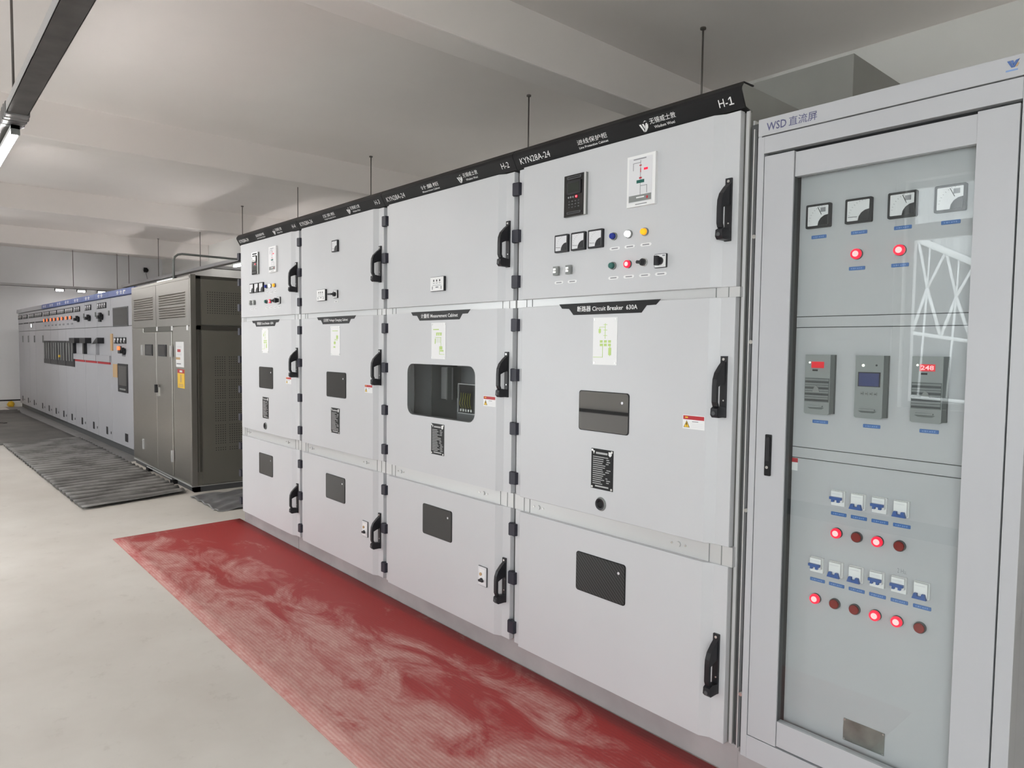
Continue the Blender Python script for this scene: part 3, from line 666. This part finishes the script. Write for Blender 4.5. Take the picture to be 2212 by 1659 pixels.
t.prism([(.712, 2.250), (.717, 2.250), (.7205, 2.258), (.7175, 2.259)], -.0042, -.003, 'y', ORANGE)
t.box(.692, .718, -.0036, -.003, 2.2405, 2.2445, BLUEPT); t.build('emblem', hb)
# door: x .024..727, z .193..2.157, glass between x .127 and .633
dr = MB().box(.0255, .127, -.002, .026, .194, 2.156, PAINTW).box(.633, .7275, -.002, .026, .194, 2.156, PAINTW).box(.1285, .633, .004, .026, 2.074, 2.152, PAINTW).box(.1285, .633, .001, .026, .1965, .281, PAINTW)
dr.box(.127, .1285, .004, .026, .1965, 2.152, DKGREY)  # dark edge painting the shade of the reveal
door = dr.build('door', dc, bevel=.0015)
MB().box(.1285, .6325, .010, .014, .2815, 2.0735, GLASS).build('glass_pane', door)
lk = MB().rrect(.060, .082, 1.100, 1.238, -.007, -.002, .003, BLACK).rrect(.064, .078, 1.15, 1.23, -.010, -.007, .003, BPLAS).cyl((.069, 1.128), .005, -.0085, -.007, STEEL, 'y', 12); lk.build('door_lock', door)
rev = MB().box(.119, .1275, .026, .052, .24, 2.11, BLACK); rev.build('door_gasket', door)  # black strip added to give the reveal behind the glass its shade
YP = .050              # front of the inner panels
def ipanel(nm, z0, z1): return MB().box(.10, .66, YP, YP + .006, z0, z1, PAINTW).build(nm, dc)
up_, ms, mp, ls, lp = ipanel('meter_panel', 1.629, 2.11), ipanel('blank_strip', 1.594, 1.6265), ipanel('module_panel', 1.2025, 1.5915), ipanel('blank_strip', 1.167, 1.2), ipanel('breaker_panel', .24, 1.1645)
DX = .0
WM = [meter_mesh(.079, .075, YP, .012, n) for n in (.70, .02, .72, .70)]
for k, me in enumerate(WM): put('panel_meter', me, up_, (.192 + .124 * k, 0, 1.946))
def blue_mesh(wd):
    mb = MB().rrect(-wd / 2, wd / 2, -.0055, .0055, YP - .0015, YP, .002, BLUEPL)
    for k, (e, h) in enumerate(((.07, .0018), (.09, .0022), (.06, .0014), (.09, .0020), (.08, .0016), (.06, .0021))): mb.box(-wd * .36 + k * wd * .125, -wd * .36 + k * wd * .125 + wd * e, YP - .0018, YP - .0015, -h, h * (.6 + .25 * (k % 3)), BLUEPT)
    return mb.mesh('blue_label')
BL = blue_mesh(.048)
for k in range(4): put('blue_label', BL, up_, (.192 + .1243 * k, 0, 1.881))
WL = {True: lamp_mesh(RING, YP, .0165, CORE), False: None}
mb = MB().cyl((0, 0), .0165, YP - .009, YP, DKGREY, 'y', 20).cyl((0, 0), .0135, YP - .015, YP - .009, LENSR, 'y', 20, .0150); WL[False] = mb.mesh('indicator_lamp')
for x in (.314, .437): put('indicator_lamp', WL[True], up_, (x, 0, 1.815)); put('blue_label', BL, up_, (x, 0, 1.772))
def module_mesh(kind):
    mb = MB(); y = YP; d = y - .022
    mb.box(-.045, .036, d, y, -.094, .092, GREYPL).prism([(.036, d + .002), (.045, d + .010), (.045, y), (.036, y)], -.094, .092, 'z', DGREYPL)
    mb.prism([(-.045, -.094), (-.040, -.098), (.030, -.098), (.036, -.094)], d, y, 'y', GREYPL)
    mb.prism([(-.032, -.076), (.020, -.076), (.012, -.081), (-.024, -.081)], d - .003, d, 'y', DGREYPL).box(-.030, .016, d - .006, d, -.074, -.070, GREYPL)
    if kind in (1, 3):
        mb.box(-.043, .034, d - .002, d, -.058, .018, DGREYPL)
        for k in range(11): mb.box(-.042, .033, d - .0032, d - .002, -.054 + k * .0065, -.0515 + k * .0065, BPLAS if k % 3 == 0 else GREYPL)
        mb.prism([(-.017, -.026), (.006, -.026), (.001, -.012), (-.0055, -.006), (-.012, -.012)], d - .005, d - .002, 'y', MIDGREY)
        mb.box(-.024, .016, d - .0014, d, .050, .070, REDDISP); mb.box(-.020, -.004, d - .002, d, .040, .045, BLACK)
        mb.cyl((-.030, .067), .003, d - .0015, d, LEDW, 'y', 10)
        for z in (.054, .066): mb.box(.018, .026, d - .0008, d, z - .001, z + .001, INK)
        if kind == 3: write(mb, '248', -.021, .0535, .013, .034, d - .002, DIGIT, .02)
    else:
        mb.box(-.036, .028, d - .002, d, -.002, .042, BPLAS).box(-.033, .025, d - .0026, d - .002, .0, .039, BLUESCR); mb.cyl((-.022, .062), .004, d - .002, d, LEDW, 'y', 12)
        mb.cyl((.016, .063), .003, d - .001, d, BPLAS, 'y', 8)
        for k in range(4): mb.rrect(-.028 + k * .013, -.019 + k * .013, -.028, -.018, d - .0015, d, .002, MIDGREY); mb.box(-.0262 + k * .013, -.0208 + k * .013, d - .0018, d - .0015, -.0245, -.0225, BPLAS)
    return mb.mesh('power_module')
for k, kd in enumerate((1, 2, 3)): put('power_module' if kd != 2 else 'monitor_unit', module_mesh(kd), mp, (.217 + .158 * k, 0, 1.413)); put('blue_label', blue_mesh(.050), mp, (.217 + .158 * k, 0, 1.290))
MB().box(.098, .147, YP - .001, YP, 1.149, 1.163, REDST).box(.098, .147, YP - .001, YP, 1.122, 1.149, WHITE).build('warning_sticker', lp)
def breaker_mesh(on):
    mb = MB(); y = YP; mb.box(-.0205, .0205, y - .010, y, -.024, .024, WHITE).box(-.017, .0185, y - .022, y - .010, -.010 if on else -.020, .023, WHITE)
    f = y - .022
    if on: pts = [(-.018, .006), (-.018, -.002), (-.012, -.002), (-.012, -.010), (-.005, -.010), (-.005, -.003), (.005, -.003), (.005, -.010), (.012, -.010), (.012, -.002), (.018, -.002), (.018, .006)]
    else: pts = [(-.019, -.022), (-.014, -.006), (-.006, -.006), (-.005, -.014), (.005, -.014), (.006, -.006), (.014, -.006), (.019, -.022)]
    mb.prism(pts, f - .010, f, 'y', BLUESW); mb.box(-.014, .012, f - .0006, f, .014, .016, FACE); return mb.mesh('circuit_breaker')
BK = {s: breaker_mesh(s) for s in (True, False)}
def brow(x0, zb, zl, zlamp, states):
    for k, s in enumerate(states):
        x = x0 + .0617 * k; put('circuit_breaker', BK[s], lp, (x, 0, zb)); put('blue_label', BL, lp, (x, 0, zl)); put('indicator_lamp', WL[s], lp, (x - .002, 0, zlamp))
brow(.286, 1.055, 1.003, .943, (True, False, True, False)); brow(.226, .828, .776, .716, (True, False, False, True, True, False))
t = MB(); write(t, '2 Hu.', .464, .861, .014, .026, YP - .0006, INK); t.build('pencil_note', lp)
pl = MB().box(.325, .448, YP - .002, YP, .290, .360, PLATEG)
for x in (.329, .444):
    for z in (.294, .356): pl.cyl((x, z), .003, YP - .0035, YP - .002, STEEL, 'y', 8)
pl.build('rating_plate', lp)
for k, z in enumerate((2.02, 1.55, .955, .30)):  # bolts in the slit between H-1 and this cabinet
    pass
bo = MB()
for z in (1.90, 1.545, .965, .315): bo.cyl((4.676 - 3 * W, z), .007, .012, .034, STEEL, 'y', 10)
bo.box(1.182, 1.186, .018, .034, .115, 2.26, POST).box(1.166, 1.205, .034, .06, .115, 2.28, DKGREY)
bo.build('joint_strip', CABS[0])

# ------------------------------------------------------------------ stainless steel enclosure
SX0, SX1, SY, SD, SZ = -3.83, -1.50, .050, 1.45, 2.20
st = empty('transformer_enclosure', (0, 0, 0), 'tall stainless steel transformer enclosure between the grey and the white cabinets', 'enclosure')
st.location = (SX1, SY, 0)
def sx(x): return x - SX1
b = MB().box(sx(SX0), 0, .012, SD, .062, SZ - .012, INOXD)
b.box(sx(-3.30), sx(-2.115), .002, .012, 1.645, 1.695, INOXF)
b.box(sx(SX0), 0, .0, .012, SZ - .03, SZ, INOX).box(-.035, 0, 0, .05, .062, SZ + .012, INOX)
b.build('enclosure_body', st)
def louver(nm, x0, x1):
    mb = MB().box(sx(x0), sx(x1), 0, .012, 1.70, SZ - .032, INOX)
    for zz in (2.045, 1.905):
        for k in range(5):
            z = zz - k * .026; mb.prism([(0.0, z), (-.012, z - .004), (-.012, z - .006), (0.0, z - .018)], sx(x0 + .14), sx(x1 - .12), 'x', INOX)
    mb.build(nm, st)
louver('louver_panel', -3.83, -2.745); louver('louver_panel', -2.735, -1.54)
MB().box(sx(-3.83), sx(-3.305), 0, .012, .085, 1.690, INOX).build('side_panel', st, bevel=.004)
fp = MB().box(sx(-2.110), sx(-1.54), 0, .012, .085, 1.690, INOX).build('sign_panel', st, bevel=.004)
for nm, x0, x1, wx in (('door', -3.295, -2.712, -3.00), ('door', -2.706, -2.118, -2.455)):
    d = MB().box(sx(x0), sx(x1), -.012, .010, .085, 1.640, INOX).build(nm, st, bevel=.006)
    MB().box(sx(wx - .155), sx(wx + .155), -.020, -.012, 1.370, 1.500, BPLAS).box(sx(wx - .115), sx(wx + .115), -.022, -.020, 1.384, 1.486, PANE).build('viewing_window', d)
    hx = x0 if x0 < -3 else x1
    for z in (1.43, .30): MB().box(sx(hx - .02), sx(hx + .02), -.026, -.006, z - .06, z + .06, POST).build('hinge', d)
    if x0 > -3: MB().box(sx(-2.68), sx(-2.60), -.024, -.012, .92, 1.02, STEEL).box(sx(-2.66), sx(-2.62), -.05, -.024, .96, 1.05, BPLAS).build('door_latch', d)
for x in (-2.70, -2.13, -1.60): MB().box(sx(x - .025), sx(x + .03), -.004, 0, 1.652, 1.700, WHITE).build('paper_tag', st)
s = MB().box(sx(-1.995), sx(-1.725), -.003, 0, 1.268, 1.532, WHITE); f = -.0032
for x0, x1, z0, z1, mt in ((-1.94, -1.83, 1.425, 1.455, REDST), (-1.99, -1.845, 1.345, 1.370, ORANGE), (-1.95, -1.80, 1.470, 1.488, FACE), (-1.95, -1.80, 1.392, 1.412, FACE), (-1.97, -1.82, 1.296, 1.308, INK)): s.box(sx(x0), sx(x1), f - .0005, f, z0, z1, mt)
s.build('notice_plate', fp)
s = MB().box(sx(-1.945), sx(-1.712), -.003, 0, 1.050, 1.245, YELST).box(sx(-1.945), sx(-1.712), -.0035, -.003, 1.205, 1.245, REDST)
s.box(sx(-1.87), sx(-1.78), -.004, -.003, 1.215, 1.235, WHITE).box(sx(-1.85), sx(-1.81), -.0036, -.003, 1.11, 1.19, ORANGE).box(sx(-1.91), sx(-1.75), -.0036, -.003, 1.066, 1.074, ORANGE).box(sx(-1.91), sx(-1.75), -.0036, -.003, 1.082, 1.09, ORANGE)
s.build('warning_plate', fp)
# right hand side: frame with two perforated sheets
sf = MB()
sf.box(0, .010, .0, .050, .062, SZ + .01, INOX).box(0.0, .006, .050, SD, SZ - .03, SZ + .002, INOXF).box(0.0, .006, .050, SD, 1.655, 1.700, INOXF)
sf.box(0, .006, .050, .098, .205, SZ, INOXF).box(.006, .009, .066, .072, .205, 1.66, INOX)
sf.build('side_frame', st)
def perf(nm, z0, z1, rows, cols, pz, py, gap=None):
    mb = MB().box(0, .012, .100, SD - .02, z0, z1, INOXD).box(.012, .014, .096, .102, z0, z1, INOX).box(.012, .014, .096, SD - .02, z0, z0 + .006, INOX)
    i = mb.m(BLACK)
    for a in range(rows):
        if gap and a % 10 in gap: continue
        for c in range(cols):
            if gap and c == 5: continue
            y, z = py + c * .0235, pz - a * .0235; k = len(mb.v)
            for q in range(6): mb.v.append((.0123, y + .0048 * math.cos(q * 1.0472), z + .0048 * math.sin(q * 1.0472)))
            mb.face(range(k, k + 6), i)
    mb.build(nm, st)
perf('perforated_panel', 1.705, 2.168, 10, 16, 2.04, .165); perf('perforated_panel', .075, 1.650, 42, 13, 1.38, .235, (9,))
bs = MB().box(sx(SX0), 0, .02, .08, 0, .055, DKGREY).box(-.08, 0, .02, SD, .0, .055, DKGREY).box(sx(SX0), 0, -.004, SD, .055, .062, POST)
for x in (-3.1, -2.12): bs.box(sx(x - .05), sx(x + .05), -.03, .03, .0, .05, BLACK)
bs.box(sx(-3.1), sx(-2.1), -.035, -.028, .050, .062, POST)
bs.build('base_channel', st)

# ------------------------------------------------------------------ white low-voltage switchboard row (turned 1.2 degrees)
EDG = [-4.02, -5.33, -6.16, -6.96, -7.74, -8.44, -9.14, -9.83, -10.53, -11.50, -12.25, -12.99, -13.70]
ANG = math.atan(.02127)
def lvy(x): return .147 + (x + 4.31) * .02127
def small_meter(wd, ht):
    mb = MB().box(-wd / 2, wd / 2, -.012, 0, -ht / 2, ht / 2, BPLAS).box(-wd / 2 + .018, wd / 2 - .018, -.0135, -.012, -ht / 2 + .016, ht / 2 - .012, FACE); mb.box(0, wd / 2 - .018, -.0145, -.0135, -ht / 2 + .016, -ht / 2 + .045, BPLAS); return mb.mesh('meter')
SM = small_meter(.115, .085)
OL = MB().cyl((0, 0), .030, -.02, 0, DKGREY, 'y', 14).cyl((0, 0), .027, -.032, -.02, ORLAMP, 'y', 14).mesh('indicator_lamp')
SWM = MB().cyl((0, 0), .045, -.03, 0, BPLAS, 'y', 16).box(-.085, .02, -.07, -.03, -.025, .02, BPLAS).box(.01, .05, -.055, -.02, .0, .055, BPLAS).mesh('rotary_switch')
ORD = ['first', 'second', 'third', 'fourth', 'fifth', 'sixth', 'seventh', 'eighth', 'ninth', 'tenth', 'eleventh', 'twelfth']
LVL = ['first white switchboard cabinet beside the steel enclosure, with a dark screen and orange tags',
       'second white switchboard cabinet from the steel enclosure, with a black vertical switch plate',
       'third white switchboard cabinet from the steel enclosure, black breaker handle over a red strip',
       'fourth white switchboard cabinet from the steel enclosure, beside the first tall black drawer panel',
       'fifth white switchboard cabinet from the steel enclosure, the nearest with a tall black drawer panel',
       'sixth white switchboard cabinet from the steel enclosure, black drawer panel with a small yellow tag',
       'seventh white switchboard cabinet from the steel enclosure, black drawer panel just beyond the tall seam',
       'eighth white switchboard cabinet from the steel enclosure, the farthest with a black drawer panel',
       'ninth white switchboard cabinet from the steel enclosure, the nearest with a plain lower door',
       'tenth white switchboard cabinet from the steel enclosure, plain door and one small bright lamp',
       'eleventh white switchboard cabinet from the steel enclosure, second from the far end',
       'farthest white switchboard cabinet of the long row, next to the end wall']
for k in range(12):
    xr, xl = EDG[k], EDG[k + 1]; wd = xr - xl
    root = empty('low_voltage_cabinet', (xr, lvy(xr), 0), LVL[k], 'electrical cabinet', 'row of white low-voltage cabinets', ANG)
    MB().box(-wd + .001, -.001, .012, 1.0, .10, 2.15, LVW).box(-wd + .001, -.001, .0115, .012, .10, 2.15, DKGREY).build('cabinet_body', root)
    MB().box(-wd, 0, .03, .98, 0, .10, DKGREY).build('plinth', root)
    hb = MB().prism([(.0, 2.150), (-.035, 2.155), (-.030, 2.236), (.05, 2.240), (.05, 2.150)], -wd + .003, -.003, 'x', BLUEHD if k < 8 else LVW).build('header_board', root)
    t = MB()
    if k < 8:
        c = -wd * .5
        for dx in (-.20, -.02):
            t.box(c + dx, c + dx + .12, -.036, -.033, 2.195, 2.205, LETTER).box(c + dx + .05, c + dx + .07, -.036, -.033, 2.170, 2.220, LETTER).box(c + dx + .02, c + dx + .10, -.036, -.033, 2.174, 2.182, LETTER)
        if k == 0: t.box(-.50, -.465, -.036, -.033, 2.165, 2.215, LETTER).box(-.46, -.39, -.036, -.033, 2.195, 2.213, LETTER)
        t.build('lettering', hb)
    u = MB().box(-wd + .004, -.004, -.004, .012, 1.745, 2.146, LVW).build('upper_door', root, bevel=.004)
    l = MB().box(-wd + .004, -.004, -.004, .012, .105, 1.738, LVW).build('lower_door', root, bevel=.004)
    def put_l(nm, me, d, x, z): return put(nm, me, d, (x, -.004, z))
    if k == 0:
        s = MB().box(-1.17, -.39, -.012, -.004, 1.735, 2.0, DKGREY).box(-1.14, -.42, -.014, -.012, 1.755, 1.985, PANE).build('screen', u)
        for j in range(4): put_l('meter', SM, l, -1.06 + j * .165, 1.545)
        put_l('indicator_lamp', OL, l, -.84, 1.44); put_l('indicator_lamp', OL, l, -.77, 1.44); put_l('rotary_switch', SWM, l, -.58, 1.395)
        for dx in (-.70, -.60): MB().box(dx - .03, dx + .03, -.010, -.004, 1.33, 1.36, INK).build('name_tag', l)
        MB().box(-1.30, -1.20, -.018, -.004, 1.40, 1.64, ORANGE).build('yellow_tag', l)
        MB().box(-1.20, -.98, -.014, -.004, 1.03, 1.215, ORANGE).build('orange_tag', l)
        MB().box(-.95, -.45, -.012, -.004, .84, 1.228, BPLAS).box(-.90, -.50, -.014, -.012, .93, 1.20, PANE).box(-.85, -.55, -.015, -.012, .87, .89, MIDGREY).build('viewing_window', l)
    elif k < 4:
        for j in range(4 if k == 1 else 3): put_l('meter', SM, u, -wd + .13 + j * .135, 2.055)
        if k == 1: MB().box(-wd + .19, -wd + .30, -.03, -.004, 1.82, 1.955, BPLAS).build('switch_plate', u)
        put_l('rotary_switch', SWM, u, -wd + .37, 1.888); MB().box(-wd + .74, -wd + .77, -.02, -.004, 1.90, 1.97, MIDGREY).build('door_latch', u)
        h = MB().box(-wd + .02, -wd + .42, -.09, -.004, 1.50, 1.585, BPLAS)
        if k == 1: h = MB().prism([(-wd + .02, 1.49), (-wd + .10, 1.50), (-wd + .22, 1.545), (-wd + .36, 1.585), (-wd + .42, 1.585), (-wd + .42, 1.50), (-wd + .14, 1.50)], -.09, -.004, 'y', BPLAS)
        h.build('breaker_handle', l)
        if k < 4: MB().box(-wd + .02, -wd + .12, -.05, -.004, 1.33, 1.50, BPLAS if k > 1 else LVW).build('handle_arm', l)
        MB().box(-wd + .01, -.01, -.03, -.004, 1.235, 1.325, LVW).build('ledge', l)
        MB().box(-wd + .03, -.05, -.012, -.004, 1.20, 1.23, REDST).build('red_strip', l)
    elif k < 8:
        for j in range(5): put_l('meter', SM, u, -wd + .09 + j * .125, 2.055)
        for j in (0, 1): put_l('indicator_lamp', OL, u, -wd + .18 + j * .33, 1.928); MB().box(-wd + .12 + j * .33, -wd + .26 + j * .33, -.008, -.004, 1.81, 1.84, INK).build('name_tag', u)
        bp = MB().box(-wd + .015, -.008, -.016, -.004, 1.10, 1.535, BPLAS).build('drawer_panel', l)
        for j in (0, 1, 2): MB().box(-wd + .10 + j * .22, -wd + .16 + j * .22, -.028, -.016, 1.19, 1.50, MIDGREY).build('drawer_handle', bp)
        if k == 5: MB().box(-wd + .16, -wd + .26, -.034, -.016, 1.24, 1.28, YELST).build('yellow_tag', bp)
    else:
        for j in range(int(wd / .15)): put_l('meter', SM, u, -wd + .10 + j * .135, 2.055)
        MB().box(-wd + .05, -.08, -.008, -.004, 1.90, 1.925, BPLAS).build('black_strip', u)
        if k == 9: put_l('indicator_lamp', lamp_mesh(LENSW, 0, .05), u, -wd + .36, 1.85)
        MB().box(-.10, -.06, -.02, -.004, 1.50, 1.64, MIDGREY).build('door_latch', l)
    MB().box(-.36 if k else -.64, -.27 if k else -.50, -.008, -.004, .175, .285, BPLAS).build('vent_slot', l)
    MB().box(-.10, -.07, -.008, -.004, .20, .235, DKGREY).build('key_hole', l)

# ------------------------------------------------------------------ lighting rails, rods, lamps
def rail(name, p, q, label, wd=.105):
    root = empty(name, p, label, 'cable tray', 'suspended lighting trays'); d = Vector(q) - Vector(p); Ln = d.length
    root.rotation_euler = (0, 0, math.atan2(d.y, d.x))
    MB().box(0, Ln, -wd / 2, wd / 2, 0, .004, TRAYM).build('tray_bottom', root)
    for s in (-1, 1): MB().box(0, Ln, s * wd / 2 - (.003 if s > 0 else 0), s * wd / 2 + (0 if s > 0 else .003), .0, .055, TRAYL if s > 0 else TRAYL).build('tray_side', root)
    return root
r1 = rail('lighting_tray', (7.5, -1.62, 2.82), (-13.1, -1.62, 2.82), 'long grey lighting tray under the ceiling above the aisle, at upper left')
wr = MB()
for k in range(9):
    x = 6.52 + k * .035; e = .006 + random.random() * .012
    wr.box(x, x + .036, -.053 - e, .053 + e * .5, -.004 - e * .6, .062 + e * .3, FILM)
wr.build('plastic_wrap', r1, bevel=.008)
rail('lighting_tray', (2.45, 2.0, 2.84), (-13.1, 2.0, 2.84), 'long grey lighting tray running above the cabinets along the back wall')
rail('lighting_tray', (-13.3, -3.6, 2.76), (-13.3, 2.6, 2.76), 'short grey lighting tray crossing the far end of the room')
rail('lighting_tray', (-6.9, 2.07, 2.84), (-6.9, 3.05, 2.82), 'short cross tray behind the steel enclosure')
def rod(x, y, z0, label):
    o = MB().cyl((0, 0), .0065, z0, ZC, RODM, 'z', 8).cyl((0, 0), .020, ZC - .012, ZC, RODM, 'z', 10).cyl((0, 0), .012, z0 - .004, z0 + .02, STEEL, 'z', 8).build('hanger_rod')
    o.location = (x, y, 0); tag(o, label, 'rod', 'threaded hanger rods')
for x, z0, lb in ((3.108, 3.026, 'thin steel rod hanging from the ceiling above the nearest cabinet'), (1.36, 2.84, 'thin steel rod hanging above the seam of the first two cabinets'), (-1.332, 2.84, 'thin steel rod hanging above the cabinet marked H-3'),
              (-3.3, 2.84, 'thin steel rod whose top is hidden by a ceiling beam, above cabinet H-4'), (-5.344, 2.84, 'thin steel rod hanging above the left end of the black headers'), (-7.413, 2.84, 'thin steel rod over the right part of the steel enclosure'),
              (-10.1, 2.84, 'thin steel rod over the left part of the steel enclosure'), (-12.6, 2.84, 'thin steel rod above the right end of the blue header boards')):
    rod(x, 2.0, z0, lb)
rod(1.147, -1.653, 2.84, 'thin steel rod holding the aisle lighting tray at the upper left corner'); rod(-13.3, .98, 2.76, 'farthest thin steel rod, holding the tray across the room end'); rod(-13.3, 1.9, 2.76, 'thin steel rod at the corner of the far cross tray')
def lamp(x, y, z, Ln, label, ax=0.0):
    root = empty('tube_lamp', (x, y, z), label, 'lamp', 'white tube lamps', ax)
    MB().box(0, Ln, -.022, .022, -.022, 0, WHITE).build('lamp_housing', root)
    MB().cyl((0, -.036), .020, .02, Ln - .02, TUBEM, 'x', 14).build('tube', root)
    MB().box(.03, Ln - .03, -.014, .014, -.0585, -.0565, STRIP).build('led_strip', root)
    for a in (0, Ln - .02): MB().box(a, a + .02, -.022, .022, -.056, 0, MIDGREY).build('end_cap', root)
lamp(-.45, -1.61, 2.80, 1.25, 'bright white tube lamp under the aisle tray at the left edge')
for x, lb in ((-4.4, 'second'), (-9.2, 'third'), (-12.4, 'fourth')): lamp(x, -1.62, 2.80, 1.25, lb + ' white tube lamp along the aisle tray, beyond the left edge')  # last of these is unseen, added to brighten the end wall
lamp(-6.0 + .26, 2.0, 2.825, 1.2, 'white tube lamp glimpsed between the steel enclosure and the grey cabinets')
lamp(-10.2, 2.0, 2.825, 1.3, 'white tube lamp above the steel enclosure on the rear tray')
for y, lb in ((.60, 'leftmost'), (1.04, 'middle'), (1.46, 'rightmost')): lamp(-13.3, y, 2.755, .20, lb + ' of three short white lamps under the far cross tray', R(90))
# bent conduit rising from the steel enclosure
pth = [(-3.05, .33, 2.19), (-3.05, .33, 2.50), (-3.05, .345, 2.545), (-3.052, .38, 2.575), (-3.06, .43, 2.588), (-3.12, 1.3, 2.590), (-3.2, YB, 2.590)]
tag(MB().tube(pth, .013, MIDGREY, 10).build('conduit'), 'bent grey conduit rising from the roof of the steel enclosure', 'pipe')
mb = MB().cyl((2.70, 3.38), .05, XL, XL + .10, BLACK, 'x', 12).box(XL, XL + .03, 2.66, 2.74, 3.33, 3.45, BLACK).tube([(XL + .02, 2.70, 3.34), (XL + .03, 2.73, 3.20), (XL + .02, 2.78, 3.05)], .006, INK, 6)
tag(mb.build('wall_sensor'), 'small black sensor with a dangling wire high on the end wall', 'sensor')
# yellow scrap at the foot of the end wall
me = bpy.data.meshes.new('yellow_cloth'); bm = bmesh.new(); bmesh.ops.create_icosphere(bm, subdivisions=3, radius=.065)
for v in bm.verts: v.co *= 1 + .25 * math.sin(v.co.x * 60) * math.cos(v.co.y * 50 + v.co.z * 40); v.co.z = max(-.06, v.co.z)
for f_ in bm.faces: f_.smooth = True
bm.to_mesh(me); bm.free(); me.materials.append(YELST)
o = put('yellow_cloth', me, None, (XL + .13, -.22, .062)); tag(o, 'small yellow cloth bundle at the foot of the end wall', 'cloth')

FLSHADE = mat('grey steel trench cover', (0.22, 0.215, 0.21), 0.5, 0.2, var=0.15, vscale=3)
struct(MB().prism([(-3.95, -.02), (-3.95, .30), (-13.72, .10), (-13.72, -.34)], 0, .004, 'z', FLSHADE).build('trim_7'))  # grey sheet standing in for shaded floor along the white cabinets
# ------------------------------------------------------------------ mats on the floor
def grid_mat(name, corners, nu, nv, zf, mt, th=.004):
    c = [Vector((x, y, 0)) for x, y in corners]; mb = MB(); i = mb.m(mt)
    for j in range(nv + 1):
        for k in range(nu + 1):
            u, v = k / nu, j / nv; p = (c[0] * (1 - u) + c[1] * u) * (1 - v) + (c[3] * (1 - u) + c[2] * u) * v; mb.v.append((p.x, p.y, zf(p.x, p.y, u, v)))
    n = len(mb.v); mb.v += [(x, y, max(.0005, z - th)) for x, y, z in mb.v]
    I = lambda k, j: j * (nu + 1) + k
    for j in range(nv):
        for k in range(nu): mb.face((I(k, j), I(k + 1, j), I(k + 1, j + 1), I(k, j + 1)), i, True); mb.face((n + I(k, j), n + I(k, j + 1), n + I(k + 1, j + 1), n + I(k + 1, j)), i, True)
    for k in range(nu):
        for j in (0, nv): mb.face((I(k, j), I(k + 1, j), n + I(k + 1, j), n + I(k, j)), i)
    for j in range(nv):
        for k in (0, nu): mb.face((I(k, j), I(k, j + 1), n + I(k, j + 1), n + I(k, j)), i)
    return mb.build(name)
o = grid_mat('rubber_mat', [(-.085, -.960), (4.9, -.968), (4.9, .020), (-.13, .026)], 60, 12, lambda x, y, u, v: .0055, REDMAT, .005)
tag(o, 'dusty red ribbed rubber mat along the front of the grey cabinets', 'mat')
rd = random.Random(3); PH = [rd.uniform(0, 6.28) for _ in range(6)]
def ripple(x, y, u, v):
    t = (x * 1.0 + .12 * y) ; ph = t * 2 * math.pi / .17 + .5 * math.sin(t * 2.1 + PH[0]) + .35 * math.sin(y * 4 + t * 3)
    a = .018 * (.75 + .25 * math.sin(t * 1.7 + PH[1])) * (.45 if x > -1.75 else 1)
    return .024 + a * math.sin(ph) + .003 * math.sin(y * 9 + x * 7)
o = grid_mat('rubber_mat', [(-6.55, -1.055), (-1.30, -.953), (-1.505, .005), (-6.80, -.045)], 420, 16, ripple, DMAT)
tag(o, 'dusty charcoal rubber mat with ripples, in front of the steel enclosure', 'mat')
o = grid_mat('rubber_mat', [(-13.05, -1.40), (-6.58, -1.075), (-6.82, -.05), (-12.6, -.25)], 200, 10, lambda x, y, u, v: .008 + (.02 * (1 + math.sin(x * 22)) if x < -12 else .0012 * math.sin(x * 9)), DMAT2)
tag(o, 'flat dark rubber mat along the far white cabinets', 'mat')
def crumple(x, y, u, v): return .016 + .009 * math.sin(x * 17 + 3 * math.sin(y * 7)) * math.sin(y * 13 + 2 * math.sin(x * 11)) + .006 * math.sin(x * 31 + y * 23)
o = grid_mat('plastic_sheet', [(-1.29, -.035), (-.49, -.04), (-.50, 1.5), (-1.40, 1.5)], 60, 80, crumple, FILM)
tag(o, 'crumpled grey plastic sheet on the floor between the steel enclosure and cabinet H-4', 'sheet')
o = MB().box(-.05, .09, -.03, .03, 0, .012, DMAT2).build('rubber_scrap'); o.location = (-9.9, -.75, .012); o.rotation_euler = (0, 0, .5)
tag(o, 'small dark scrap lying on the far dark mat', 'scrap')
